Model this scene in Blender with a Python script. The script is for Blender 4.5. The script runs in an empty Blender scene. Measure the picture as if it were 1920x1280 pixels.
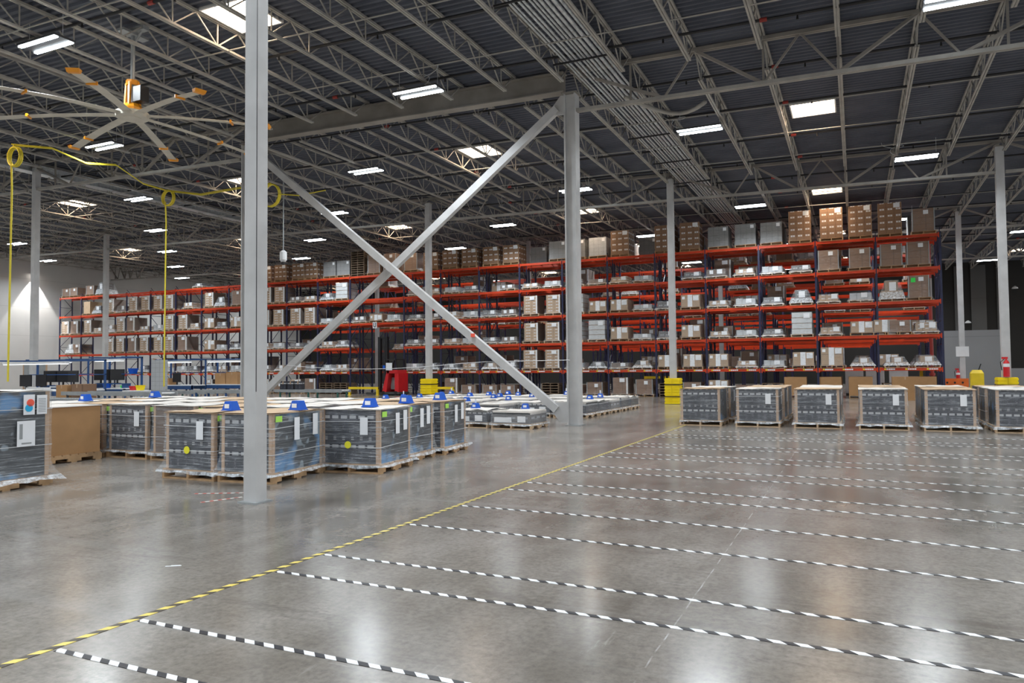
import bpy, math, random
from mathutils import Vector, Matrix
R = random.Random(7)
S = bpy.context.scene
COL = S.collection
pi = math.pi

# ------------------------------------------------------------------ camera, world, exposure
H = 1.55
f_px, pitch, roll, yaw = 1381.3, 0.0360, -0.0090, 0.4366
cy_, sy_, cp_, sp_ = math.cos(yaw), math.sin(yaw), math.cos(pitch), math.sin(pitch)
fw = Vector((-sy_*cp_, cy_*cp_, sp_)); r0 = Vector((cy_, sy_, 0)); u0 = r0.cross(fw)
rr = r0*math.cos(roll) + u0*math.sin(roll); uu = u0*math.cos(roll) - r0*math.sin(roll)
cam = bpy.data.cameras.new('camera'); cam.sensor_width = 36; cam.lens = f_px/1920*36
cam.clip_start = .05; cam.clip_end = 300
camo = bpy.data.objects.new('camera', cam); COL.objects.link(camo)
M = Matrix(((rr.x, uu.x, -fw.x, 0), (rr.y, uu.y, -fw.y, 0), (rr.z, uu.z, -fw.z, H), (0, 0, 0, 1)))
camo.matrix_world = M
S.camera = camo
w = bpy.data.worlds.new('world'); S.world = w; w.use_nodes = True
w.node_tree.nodes['Background'].inputs[0].default_value = (.93, .96, 1, 1)
w.node_tree.nodes['Background'].inputs[1].default_value = .62
S.view_settings.view_transform = 'Standard'; S.view_settings.look = 'None'
S.view_settings.gamma = 1; S.view_settings.use_curve_mapping = False
S.view_settings.exposure = 0.68
LAMP_W = 165.0      # downlight of one ceiling fixture
TUBE_E = 16.0       # emission of its tubes
SKY_E = 12.0        # daylight through a skylight

# ------------------------------------------------------------------ geometry of the place
def TC(x): return 9.6 - .018*x            # top of the roof steel (the roof slopes up to the left)
CX = [4.8, -6.88, -18.75, -30.4, -42.1, -53.9]
CY = [6.65, 18.7, 30.7, 42.8, 54.8, 66.6]
XL, YF = -58.2, 66.9
RACK_Y, RD = 37.6, 1.07
LV = [1.34, 2.84, 4.36, 5.86, 7.33]
def UX(i): return 3.504 - 2.57*i - (1.446 if i >= 12 else 0)

# ------------------------------------------------------------------ materials
MATS = {}
def nm(name):
    m = bpy.data.materials.new(name); m.use_nodes = True; MATS[name] = m
    nt = m.node_tree; b = nt.nodes['Principled BSDF']
    return m, nt, b
def N(nt, t, **k):
    n = nt.nodes.new(t)
    for a, v in k.items(): setattr(n, a, v)
    return n
def lk(nt, a, b): nt.links.new(a, b)
def math_n(nt, op, a, b=None, c=None):
    n = N(nt, 'ShaderNodeMath', operation=op)
    for i, v in enumerate((a, b, c)):
        if v is None: continue
        if isinstance(v, (int, float)): n.inputs[i].default_value = v
        else: lk(nt, v, n.inputs[i])
    return n.outputs[0]
def mixc(nt, fac, a, b):
    n = N(nt, 'ShaderNodeMix', data_type='RGBA')
    if isinstance(fac, (int, float)): n.inputs[0].default_value = fac
    else: lk(nt, fac, n.inputs[0])
    for i, v in ((6, a), (7, b)):
        if isinstance(v, tuple): n.inputs[i].default_value = (*v, 1)
        else: lk(nt, v, n.inputs[i])
    return n.outputs[2]
def noise(nt, scale, detail=3, co='Object', stretch=None, rough=.5):
    tc = N(nt, 'ShaderNodeTexCoord'); src = tc.outputs[co]
    if stretch:
        mp = N(nt, 'ShaderNodeMapping'); mp.inputs['Scale'].default_value = stretch
        lk(nt, src, mp.inputs[0]); src = mp.outputs[0]
    n = N(nt, 'ShaderNodeTexNoise'); n.inputs['Scale'].default_value = scale
    n.inputs['Detail'].default_value = detail; n.inputs['Roughness'].default_value = rough
    lk(nt, src, n.inputs['Vector']); return n.outputs['Fac']
def ramp(nt, src, a, b):
    n = N(nt, 'ShaderNodeMapRange'); n.inputs[1].default_value = a; n.inputs[2].default_value = b
    lk(nt, src, n.inputs[0]); return n.outputs[0]
def uv(nt):
    t = N(nt, 'ShaderNodeUVMap'); s = N(nt, 'ShaderNodeSeparateXYZ'); lk(nt, t.outputs[0], s.inputs[0])
    return s.outputs[0], s.outputs[1]
def band(nt, x, per, lo, hi, off=0.):
    f = math_n(nt, 'FRACT', math_n(nt, 'DIVIDE', math_n(nt, 'ADD', x, off+100*per), per))
    return math_n(nt, 'MULTIPLY', math_n(nt, 'GREATER_THAN', f, lo), math_n(nt, 'LESS_THAN', f, hi))
def mul(nt, *a):
    o = a[0]
    for b in a[1:]: o = math_n(nt, 'MULTIPLY', o, b)
    return o
def simple(name, c, rough=.5, metal=0., var=.15, sc=3., spec=.5):
    m, nt, b = nm(name)
    n = noise(nt, sc)
    col = mixc(nt, ramp(nt, n, .3, .7), tuple(v*(1-var) for v in c), tuple(min(1, v*(1+var)) for v in c))
    lk(nt, col, b.inputs['Base Color'])
    b.inputs['Roughness'].default_value = rough; b.inputs['Metallic'].default_value = metal
    b.inputs['Specular IOR Level'].default_value = spec
    return m
simple('column_paint', (.52, .52, .52), .5, .0, .10, 2.5)
simple('steel_joist', (.37, .355, .325), .5, .0, .18, 2)
simple('girder_paint', (.27, .25, .225), .6, .1, .2, 1.5)
simple('galvanised', (.62, .65, .67), .3, .3, .2, 6)
simple('black_pipe', (.015, .015, .017), .5)
simple('red_fitting', (.35, .04, .03), .5)
simple('rack_orange', (.60, .052, .010), .38, 0, .10, 3)
simple('rack_navy', (.022, .026, .070), .4, 0, .25, 3)
simple('wood', (.44, .28, .15), .8, 0, .3, 5)
simple('wood_dark', (.17, .12, .08), .85, 0, .3, 5)
simple('wood_pale', (.58, .42, .27), .8, 0, .2, 5)
simple('kraft', (.42, .235, .105), .85, 0, .06, 4)
simple('kraft_pale', (.60, .43, .28), .8, 0, .08, 4)
simple('top_sheet', (.78, .74, .69), .6, 0, .10, 2)
simple('white_paper', (.85, .87, .9), .5, 0, .03)
simple('white_paint', (.78, .79, .8), .5, 0, .05)
simple('lime_sticker', (.45, .85, .12), .5, 0, .03)
simple('yellow_sticker', (.85, .80, .04), .5, 0, .03)
simple('red_sticker', (.9, .12, .07), .5, 0, .03)
simple('blue_sticker', (.02, .42, .75), .5, 0, .03)
simple('green_sticker', (.05, .8, .1), .5, 0, .03)
simple('blue_plastic', (.004, .10, .58), .35, 0, .06)
simple('yellow_plastic', (.95, .72, .0), .4, 0, .04)
simple('yellow_steel', (.85, .62, .02), .45, 0, .08)
simple('yellow_hose', (.80, .66, .05), .45, 0, .08)
simple('amber_plastic', (.85, .33, .015), .35, 0, .08)
simple('fan_alu', (.58, .55, .47), .45, .0, .08)
simple('blue_steel', (.02, .075, .22), .4, 0, .15)
simple('green_steel', (.03, .12, .10), .45, 0, .15)
simple('black_plastic', (.014, .014, .016), .35)
simple('dark_steel', (.05, .05, .055), .5)
simple('grey_steel', (.35, .37, .38), .45, .3)
simple('red_paint', (.62, .015, .02), .35, 0, .08)
simple('orange_paint', (.85, .17, .02), .45)
simple('green_pallet', (.35, .45, .30), .8)
simple('strap_white', (.66, .67, .69), .4)
simple('tan_board', (.50, .34, .22), .8, 0, .1)

def mat_floor():
    m, nt, b = nm('polished_concrete')
    big = noise(nt, .22, 5, 'Object', (1, 1, 1), .62)
    mid = noise(nt, 1.3, 6, 'Object', (1.0, .45, 1), .65)
    fine = noise(nt, 22, 4, 'Object', (1, 1, 1), .7)
    c = mixc(nt, ramp(nt, big, .33, .68), (.130, .111, .092), (.335, .306, .268))
    c = mixc(nt, math_n(nt, 'MULTIPLY', ramp(nt, mid, .42, .75), .62), c, (.44, .405, .372))
    c = mixc(nt, math_n(nt, 'MULTIPLY', ramp(nt, fine, .40, .72), .45), c, (.075, .068, .062))
    st = noise(nt, .8, 3, 'Object', (.12, 2.6, 1), .5)
    c = mixc(nt, math_n(nt, 'MULTIPLY', ramp(nt, st, .60, .78), .35), c, (.42, .42, .41))
    tc = N(nt, 'ShaderNodeTexCoord'); s = N(nt, 'ShaderNodeSeparateXYZ'); lk(nt, tc.outputs['Object'], s.inputs[0])
    wob = math_n(nt, 'MULTIPLY', math_n(nt, 'SUBTRACT', noise(nt, 2.2, 3), .5), .02)
    jx = band(nt, math_n(nt, 'ADD', s.outputs[0], wob), 11.7, 0, .0008, 1.03)
    jy = band(nt, math_n(nt, 'ADD', s.outputs[1], wob), 12.05, 0, .0005, 5.5)
    jn = math_n(nt, 'MAXIMUM', jx, math_n(nt, 'MULTIPLY', jy, .5))
    c = mixc(nt, math_n(nt, 'MULTIPLY', jn, ramp(nt, noise(nt, 5, 4), .42, .62)), c, (.46, .45, .43))
    for (sc_, st_, th, cc) in ((1.1, (1.0, 9.0, 1), .62, (.50, .47, .44)), (.9, (7.0, 1.2, 1), .64, (.46, .44, .41)), (2.4, (1, 3.5, 1), .64, (.07, .06, .05)), (.5, (.7, 3.0, 1), .56, (.09, .076, .065))):
        f_ = ramp(nt, noise(nt, sc_, 6, 'Object', st_, .75), th, th+.10)
        c = mixc(nt, math_n(nt, 'MULTIPLY', f_, .45), c, cc)
    lk(nt, c, b.inputs['Base Color'])
    rg = math_n(nt, 'ADD', math_n(nt, 'MULTIPLY', mid, .20), .095)
    lk(nt, rg, b.inputs['Roughness'])
    b.inputs['Specular IOR Level'].default_value = .72
    bp = N(nt, 'ShaderNodeBump'); bp.inputs['Strength'].default_value = .035; bp.inputs['Distance'].default_value = .02
    lk(nt, noise(nt, 3.5, 3), bp.inputs['Height']); lk(nt, bp.outputs[0], b.inputs['Normal'])
mat_floor()
def mat_wall(name, c, per=2.2):
    m, nt, b = nm(name)
    tc = N(nt, 'ShaderNodeTexCoord'); s = N(nt, 'ShaderNodeSeparateXYZ'); lk(nt, tc.outputs['Object'], s.inputs[0])
    line = band(nt, s.outputs[2], per, 0, .010)
    col = mixc(nt, ramp(nt, noise(nt, .6), .3, .7), tuple(v*.93 for v in c), c)
    col = mixc(nt, math_n(nt, 'MULTIPLY', line, .45), col, tuple(v*.45 for v in c))
    lk(nt, col, b.inputs['Base Color']); b.inputs['Roughness'].default_value = .8
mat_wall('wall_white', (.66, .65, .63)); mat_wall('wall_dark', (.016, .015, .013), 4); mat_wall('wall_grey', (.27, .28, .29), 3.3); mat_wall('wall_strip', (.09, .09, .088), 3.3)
def mat_deck():
    m, nt, b = nm('roof_deck')
    col = mixc(nt, ramp(nt, noise(nt, 1.2), .3, .7), (.070, .080, .108), (.108, .118, .150))
    lk(nt, col, b.inputs['Base Color']); b.inputs['Roughness'].default_value = .5; b.inputs['Metallic'].default_value = .25
mat_deck()
def emis(name, c, e, lo=None):
    m, nt, b = nm(name)
    b.inputs['Base Color'].default_value = (.8, .8, .8, 1)
    b.inputs['Emission Color'].default_value = (*c, 1); b.inputs['Emission Strength'].default_value = e
emis('led_tube', (.86, .95, 1), TUBE_E); emis('led_warm', (1, .93, .85), TUBE_E)
emis('skylight_lens', (1, .74, .50), SKY_E); emis('desk_led', (.9, .96, 1), 1.6)
def mat_dark_carton():
    m, nt, b = nm('dark_carton')
    u, v = uv(nt)
    c = mixc(nt, ramp(nt, noise(nt, 5), .3, .7), (.013, .014, .024), (.034, .036, .052))
    seam = math_n(nt, 'MAXIMUM', band(nt, u, .152, 0, .05), band(nt, v, .44, 0, .02))
    c = mixc(nt, math_n(nt, 'MULTIPLY', seam, .8), c, (.008, .008, .01))
    lab = mul(nt, band(nt, u, .152, .14, .86), band(nt, v, .44, .52, .63))
    c = mixc(nt, math_n(nt, 'MULTIPLY', lab, .8), c, (.55, .56, .58))
    tri = mul(nt, band(nt, u, .152, .3, .62), band(nt, v, .44, .78, .93), band(nt, v, .028, .5, 1))
    c = mixc(nt, math_n(nt, 'MULTIPLY', tri, .8), c, (.5, .5, .5))
    txt = mul(nt, band(nt, u, .152, .35, .65), band(nt, v, .44, .1, .42), ramp(nt, noise(nt, 60), .5, .6))
    c = mixc(nt, math_n(nt, 'MULTIPLY', txt, .35), c, (.3, .3, .32))
    lk(nt, c, b.inputs['Base Color']); b.inputs['Roughness'].default_value = .45
mat_dark_carton()
def mat_print():
    m, nt, b = nm('printed_carton')
    c = mixc(nt, ramp(nt, noise(nt, 2.3, 2), .50, .62), (.030, .033, .038), (.10, .26, .50))
    c = mixc(nt, ramp(nt, noise(nt, 5.0, 1), .60, .66), c, (.22, .27, .31))
    lk(nt, c, b.inputs['Base Color']); b.inputs['Roughness'].default_value = .4
mat_print()
def mat_cart(name, c, uw, vh, lab=True, seamc=.45, labc=(.72, .72, .74)):
    m, nt, b = nm(name)
    u, v = uv(nt)
    col = mixc(nt, ramp(nt, noise(nt, 4), .3, .7), tuple(x*.9 for x in c), c)
    seam = math_n(nt, 'MAXIMUM', band(nt, u, uw, 0, .04), band(nt, v, vh, 0, .04))
    col = mixc(nt, math_n(nt, 'MULTIPLY', seam, .9), col, tuple(x*seamc for x in c))
    if lab:
        l = mul(nt, band(nt, u, uw, .24, .80), band(nt, v, vh, .58, .84))
        hole = mul(nt, band(nt, u, uw, .46, .58), band(nt, v, vh, .60, .82))
        col = mixc(nt, math_n(nt, 'MULTIPLY', l, .9), col, labc)
        col = mixc(nt, math_n(nt, 'MULTIPLY', hole, .6), col, c)
    lk(nt, col, b.inputs['Base Color']); b.inputs['Roughness'].default_value = .7
mat_cart('brown_label_carton', (.27, .155, .09), .33, .30)
mat_cart('tan_label_carton', (.46, .31, .185), .46, .165)
mat_cart('plain_brown_carton', (.26, .15, .09), .52, .30, False)
mat_cart('tan_carton', (.47, .33, .21), .52, .5, False)
mat_cart('grey_carton', (.23, .225, .22), .27, .27, False, .35)
mat_cart('pale_carton', (.50, .52, .54), .27, .2, False, .45)
mat_cart('grid_white_carton', (.62, .64, .65), .05, .27, False, .55)
mat_cart('dark_brown_carton', (.165, .11, .078), .4, .24, False)
mat_cart('dim_carton', (.16, .15, .15), .35, .2, True, .5, (.4, .42, .45))
def mat_wrap(name, base, gain, sc=(2.0, 2.0, 16.0), lo=.45, hi=.8):
    m, nt, b = nm(name)
    out = nt.nodes['Material Output']
    tr = N(nt, 'ShaderNodeBsdfTransparent'); mx = N(nt, 'ShaderNodeMixShader')
    st = noise(nt, 1.6, 4, 'Object', sc, .65)
    tc = N(nt, 'ShaderNodeTexCoord'); mp = N(nt, 'ShaderNodeMapping'); mp.inputs['Rotation'].default_value = (.45, .35, .5)
    mp.inputs['Scale'].default_value = (1.2, 1.2, 34.0); lk(nt, tc.outputs['Object'], mp.inputs[0])
    n2 = N(nt, 'ShaderNodeTexNoise'); n2.inputs['Scale'].default_value = 1.3; n2.inputs['Detail'].default_value = 5; n2.inputs['Roughness'].default_value = .7
    lk(nt, mp.outputs[0], n2.inputs['Vector'])
    patch = ramp(nt, noise(nt, 2.6, 3, 'Object', (1, 1, .7), .6), .38, .66)
    f2 = math_n(nt, 'MULTIPLY', ramp(nt, n2.outputs['Fac'], .5, .72), gain*.9)
    fac = math_n(nt, 'ADD', math_n(nt, 'MULTIPLY', ramp(nt, st, lo, hi), gain), base)
    fac = math_n(nt, 'ADD', fac, math_n(nt, 'MULTIPLY', f2, patch))
    fac = math_n(nt, 'MINIMUM', fac, .92)
    lk(nt, fac, mx.inputs[0]); lk(nt, tr.outputs[0], mx.inputs[1]); lk(nt, b.outputs[0], mx.inputs[2])
    lk(nt, mx.outputs[0], out.inputs[0])
    b.inputs['Base Color'].default_value = (.80, .85, .90, 1); b.inputs['Roughness'].default_value = .28
    b.inputs['Specular IOR Level'].default_value = .8
    bp = N(nt, 'ShaderNodeBump'); bp.inputs['Strength'].default_value = .5; bp.inputs['Distance'].default_value = .02
    lk(nt, st, bp.inputs['Height']); lk(nt, bp.outputs[0], b.inputs['Normal'])
mat_wrap('stretch_wrap', .09, .50, (1.1, 1.1, 34.0), .52, .78); mat_wrap('wrap_skirt', .25, .6, (8, 8, 8), .40, .65); mat_wrap('wrap_thin', .05, .30, (5, 5, 14), .50, .85)
def mat_tape(name, c1, c2, per, axis, slant, fill2=1.):
    m, nt, b = nm(name)
    tc = N(nt, 'ShaderNodeTexCoord'); s = N(nt, 'ShaderNodeSeparateXYZ'); lk(nt, tc.outputs['Object'], s.inputs[0])
    a, o = (s.outputs[0], s.outputs[1]) if axis == 0 else (s.outputs[1], s.outputs[0])
    x = math_n(nt, 'ADD', a, math_n(nt, 'MULTIPLY', o, slant))
    f = band(nt, x, per, 0, .52)
    wear = ramp(nt, noise(nt, 9, 4), .62, .70)
    col = mixc(nt, f, c2, c1)
    col = mixc(nt, math_n(nt, 'MULTIPLY', wear, fill2), col, (.2, .19, .18))
    lk(nt, col, b.inputs['Base Color']); b.inputs['Roughness'].default_value = .4
mat_tape('tape_bw', (.9, .91, .93), (.030, .030, .036), .144, 0, 1.0, .45)
mat_tape('tape_yb', (.88, .70, .16), (.075, .06, .04), .137, 1, -.8, .3)
mat_tape('tape_scrap', (.8, .78, .75), (.6, .12, .1), .1, 0, 0)

# ------------------------------------------------------------------ mesh building
class MB:
    def __init__(s): s.v = []; s.f = []; s.u = []; s.m = []
    def quad(s, pts, uvs=None, mi=0):
        b = len(s.v); s.v += [tuple(p) for p in pts]; s.f.append(tuple(range(b, b+len(pts))))
        s.u += uvs if uvs else [(p[0], p[1]) for p in pts]; s.m.append(mi); return s
    def box(s, x0, x1, y0, y1, z0, z1, mi=0, T=None, mside=None):
        P = lambda x, y, z: (x, y, z) if T is None else tuple(T @ Vector((x, y, z)))
        ms = mi if mside is None else mside
        F = [(((x0,y0,z0),(x1,y0,z0),(x1,y0,z1),(x0,y0,z1)), 'x', mi), (((x1,y0,z0),(x1,y1,z0),(x1,y1,z1),(x1,y0,z1)), 'y', ms),
             (((x1,y1,z0),(x0,y1,z0),(x0,y1,z1),(x1,y1,z1)), 'x', mi), (((x0,y1,z0),(x0,y0,z0),(x0,y0,z1),(x0,y1,z1)), 'y', ms),
             (((x0,y0,z1),(x1,y0,z1),(x1,y1,z1),(x0,y1,z1)), 'z', mi), (((x0,y1,z0),(x1,y1,z0),(x1,y0,z0),(x0,y0,z0)), 'z', mi)]
        for pts, k, mm in F:
            if k == 'x': us = [(p[0]-x0, p[2]-z0) for p in pts]
            elif k == 'y': us = [(p[1]-y0, p[2]-z0) for p in pts]
            else: us = [(p[0]-x0, p[1]-y0) for p in pts]
            s.quad([P(*p) for p in pts], us, mm)
        return s
    def cbox(s, c, d, mi=0, T=None):
        return s.box(c[0]-d[0]/2, c[0]+d[0]/2, c[1]-d[1]/2, c[1]+d[1]/2, c[2]-d[2]/2, c[2]+d[2]/2, mi, T)
    def bar(s, a, b, wd, ht=None, mi=0, up=(0, 0, 1)):
        ht = ht or wd; a = Vector(a); b = Vector(b); d = b-a; L = d.length
        if L < 1e-6: return s
        d /= L; up = Vector(up)
        if abs(d.dot(up)) > .99: up = Vector((0, 1, 0)) if abs(d.y) < .9 else Vector((1, 0, 0))
        x = d.cross(up).normalized(); z = x.cross(d)
        T = Matrix(((x.x, d.x, z.x, a.x), (x.y, d.y, z.y, a.y), (x.z, d.z, z.z, a.z), (0, 0, 0, 1)))
        return s.box(-wd/2, wd/2, 0, L, -ht/2, ht/2, mi, T)
    def tube(s, pts, r, n=6, mi=0, caps=True):
        pts = [Vector(p) for p in pts]; rings = []
        for i, p in enumerate(pts):
            d = (pts[min(i+1, len(pts)-1)]-pts[max(i-1, 0)]).normalized()
            up = Vector((0, 0, 1)) if abs(d.z) < .95 else Vector((0, 1, 0))
            x = d.cross(up).normalized(); y = d.cross(x)
            rad = r[i] if isinstance(r, (list, tuple)) else r
            b = len(s.v)
            s.v += [tuple(p+(x*math.cos(2*pi*k/n)+y*math.sin(2*pi*k/n))*rad) for k in range(n)]; rings.append(b)
        for a, b in zip(rings, rings[1:]):
            for k in range(n):
                k2 = (k+1) % n; s.f.append((a+k, b+k, b+k2, a+k2)); s.u += [(0, 0)]*4; s.m.append(mi)
        if caps:
            s.f.append(tuple(rings[0]+k for k in range(n))); s.u += [(0, 0)]*n; s.m.append(mi)
            s.f.append(tuple(rings[-1]+k for k in reversed(range(n)))); s.u += [(0, 0)]*n; s.m.append(mi)
        return s
    def frustum(s, x0, x1, y0, y1, z0, X0, X1, Y0, Y1, z1, mi=0, top=True, bot=True):
        a = [(x0,y0,z0),(x1,y0,z0),(x1,y1,z0),(x0,y1,z0)]; b = [(X0,Y0,z1),(X1,Y0,z1),(X1,Y1,z1),(X0,Y1,z1)]
        for k in range(4):
            k2 = (k+1) % 4; L = (Vector(a[k2])-Vector(a[k])).length
            s.quad([a[k], a[k2], b[k2], b[k]], [(0, 0), (L, 0), (L, z1-z0), (0, z1-z0)], mi)
        if top: s.quad(b, None, mi)
        if bot: s.quad(a[::-1], None, mi)
        return s
    def mesh(s, name, *mats, smooth=False):
        me = bpy.data.meshes.new(name); me.from_pydata(s.v, [], s.f)
        ul = me.uv_layers.new(name='UVMap'); ul.data.foreach_set('uv', [c for q in s.u for c in q])
        for m in mats: me.materials.append(MATS[m])
        me.polygons.foreach_set('material_index', s.m)
        if smooth: me.polygons.foreach_set('use_smooth', [True]*len(s.f))
        me.update(); return me
def link(name, data, parent=None, mat=None):
    o = bpy.data.objects.new(name, data); COL.objects.link(o)
    if parent: o.parent = parent
    if mat is not None: o.matrix_local = mat
    return o
def tag(o, label, cat, group=None, kind=None):
    if label: o['label'] = label
    if cat: o['category'] = cat
    if group: o['group'] = group
    if kind: o['kind'] = kind
    return o
def struct(name, me, label=None):
    o = link(name, me); o['kind'] = 'structure'
    if label: o['label'] = label
    return o
def TR(x=0, y=0, z=0, rz=0): return Matrix.Translation((x, y, z)) @ Matrix.Rotation(rz, 4, 'Z')
# a prototype is a list of (part name, mesh, local matrix or None, [sub-parts], part label or None)
def spawn(name, proto, M, label, cat, group=None):
    if isinstance(proto, list):
        root = link(name, None, None, M); root.empty_display_size = .1
        def rec(ps, par):
            for p in ps:
                o = link(p[0], p[1], par, p[2] if len(p) > 2 else None)
                if len(p) > 4 and p[4]: o['label'] = p[4]
                if len(p) > 3 and p[3]: rec(p[3], o)
        rec(proto, root)
    else: root = link(name, proto, None, M)
    return tag(root, label, cat, group)
ORD = ['first','second','third','fourth','fifth','sixth','seventh','eighth','ninth','tenth','eleventh','twelfth','thirteenth','fourteenth','fifteenth',
       'sixteenth','seventeenth','eighteenth','nineteenth','twentieth','twenty-first','twenty-second','twenty-third','twenty-fourth','twenty-fifth','twenty-sixth',
       'twenty-seventh','twenty-eighth','twenty-ninth','thirtieth','thirty-first','thirty-second','thirty-third','thirty-fourth','thirty-fifth','thirty-sixth',
       'thirty-seventh','thirty-eighth','thirty-ninth','fortieth','forty-first','forty-second']

# ================================================================== THE SETTING
struct('floor', MB().box(XL-.2, 20, -12, YF+.3, -.2, 0).mesh('floor', 'polished_concrete'))
struct('wall_left', MB().box(XL-.2, XL, -12, YF, 0, 11.5).mesh('wall_left', 'wall_white'))
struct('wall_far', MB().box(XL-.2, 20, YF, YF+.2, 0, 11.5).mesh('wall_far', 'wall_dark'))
pb = MB().box(5.15, 8.55, 55.6, 56.0, 0, 3.72).box(5.35, 8.4, 55.58, 55.6, 0, 1.2)
struct('wall_partition', MB().box(5.15, 8.55, 55.6, 56.0, 0, 3.72).mesh('wall_partition', 'wall_grey'))
struct('wall_partition_low', MB().box(8.6, 16, 55.6, 55.8, 0, 1.25).mesh('wall_partition_low', 'wall_grey'))
# tall wall panels and pipes on the far wall
struct('wall_back_light_block', MB().box(XL-.2, 20, -12.2, -12, 0, 11.5).mesh('wall_back_light_block', 'wall_white'))  # unseen wall, added to block sky light from behind; right side stays open
t = 0
for x0, x1 in ((8.2, 9.2), (7.1, 7.35), (9.9, 10.02)):
    struct('trim_%d' % t, MB().box(x0, x1, YF-.12, YF, 0, 9.2).mesh('trim', 'wall_strip')); t += 1
# corrugated roof deck with openings under the skylights
SKX = [(a+b)/2 for a, b in zip(CX, CX[1:])] + []
SKX = [10.6] + SKX
SKYY = [a+6.05 for a in CY[:-1]]
def build_deck():
    mb = MB(); pitch_ = .1524*1.33; y = -2.0; DX0, DX1 = XL, 20
    k = 0
    while y < YF:
        prof = [(y, 0), (y+.06, .0), (y+.085, .05), (y+.175, .05), (y+pitch_, 0)]
        yc = y+pitch_/2
        holes = sorted([sx for sx in SKX for sy in SKYY if abs(sy-yc) < .66])
        xs = [DX0]; 
        for h in holes: xs += [h-.64, h+.64]
        xs.append(DX1)
        for a in range(0, len(xs), 2):
            xa, xb = xs[a], xs[a+1]
            for (ya, za), (yb, zb) in zip(prof, prof[1:]):
                mb.quad([(xa, yb, TC(xa)+zb), (xb, yb, TC(xb)+zb), (xb, ya, TC(xb)+za), (xa, ya, TC(xa)+za)])
        y += pitch_; k += 1
    # weather side of the roof
    mb.quad([(DX0, -2, TC(DX0)+.45), (DX1, -2, TC(DX1)+.45), (DX1, YF, TC(DX1)+.45), (DX0, YF, TC(DX0)+.45)])
    return mb.mesh('ceiling', 'roof_deck')
struct('ceiling', build_deck())

# ================================================================== ROOF STEEL
def colname(x):
    return 'third'
# --- columns
def column(x, y, wd, label, ztop=None, name='building_column', brace=False):
    h = (ztop or TC(x)-.32)
    root = link(name, None, None, TR(x, y))
    tag(root, label, 'column', 'steel roof columns')
    wt = wd*.12
    if brace:   # wide flange section, web across X
        m = MB().box(-wd/2, -wd/2+wt, -wd/2, wd/2, 0, h).box(wd/2-wt, wd/2, -wd/2, wd/2, 0, h).box(-wd/2+wt, wd/2-wt, -wt/2-.06, wt/2-.06, 0, h)
    else: m = MB().box(-wd/2, wd/2, -wd/2, wd/2, 0, h)
    link('shaft', m.mesh('shaft', 'column_paint'), root)
    link('base_plate', MB().box(-wd/2-.05, wd/2+.05, -wd/2-.05, wd/2+.05, 0, .02).mesh('base_plate', 'grey_steel'), root)
    link('cap_plate', MB().box(-wd/2-.05, wd/2+.05, -wd/2-.05, wd/2+.05, h, h+.03).mesh('cap_plate', 'girder_paint'), root)
    return root
colA = column(-6.45, 6.63, .182, 'nearest light grey steel column, standing at left in front of wrapped pallets')
link('weld_seam', MB().box(.0905, .094, -.092, -.080, 1.3, 9.4).mesh('weld_seam', 'dark_steel'), colA)
column(-6.88, 18.71, .33, 'wide grey column at the foot of the crossed braces, right end', TC(-6.88)-.75, brace=True)
column(-18.58, 18.71, .30, 'wide grey column hidden behind the nearest column, left end of crossed braces', TC(-18.8)-.75, brace=True)
column(-6.92, 30.7, .25, 'grey column standing in a tall yellow guard near the right pallets')
column(-18.78, 30.7, .25, 'grey column in a yellow guard behind the low blue-topped pallets')
column(4.75, 30.7, .26, 'grey column near the right edge of the photo with a red extinguisher')
column(4.8, 42.8, .24, 'grey column just right of the rack end carrying a white sign')
column(-29.95, 18.71, .22, 'grey column near the left edge before the lit white wall')
column(-30.4, 30.7, .22, 'grey column hidden behind the nearest column, in the rack aisle')
column(-42.15, 30.7, .24, 'grey column in front of the far left rack, beside blue workbenches')
column(-53.9, 18.7, .24, 'grey column out of frame left of the workbenches')
for x in CX[1:5]:
    column(x, 42.8, .22, 'grey column standing in the aisle behind the %s of the front rack' %
           {-6.88: 'right part', -18.75: 'middle', -30.4: 'tunnel part', -42.1: 'left part'}[x])
link('sign_board', MB().box(-.28, .28, -.14, -.125, 1.92, 2.42).mesh('sign_board', 'white_paint'), [o for o in COL.objects if o.get('label', '').startswith('grey column just right')][0])
# --- crossed braces and solid girder of the braced bay
def brace(a, b, label):
    root = link('cross_brace', None, None, TR(*a)); tag(root, label, 'brace', 'crossed steel braces')
    d = Vector(b)-Vector(a)
    link('tube', MB().bar((0, 0, 0), tuple(d), .17, .21).mesh('tube', 'column_paint'), root)
    for p in (Vector((0, 0, 0)), d):
        s = 1 if p.length < 1 else -1
        u = d.normalized()*s
        q = p - u*.25
        sg = 1 if u.x > 0 else -1
        m = MB(); y0, y1 = -.012, .012
        pts = [(q.x-sg*.12, q.z-(.2 if u.z > 0 else -.2)), (q.x+sg*.10, q.z-(.2 if u.z > 0 else -.2)), (p.x+u.x*.30, p.z+u.z*.08), (p.x+u.x*.16, p.z+u.z*.30), (q.x-sg*.12, p.z+u.z*.34)]
        fr = [(x, y0, z) for x, z in pts]; bk = [(x, y1, z) for x, z in pts]
        m.quad(fr); m.quad(bk[::-1])
        for k in range(5): m.quad([fr[k], bk[k], bk[(k+1) % 5], fr[(k+1) % 5]])
        link('gusset_plate', m.mesh('gusset_plate', 'column_paint'), root)
    return root
b1 = brace((-7.35, 18.60, .42), (-18.25, 18.60, 8.95), 'light grey diagonal brace falling from upper left to the right column foot')
brace((-7.35, 18.86, 8.72), (-18.25, 18.86, .6), 'grey diagonal brace rising from lower left to the right column top')
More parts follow.
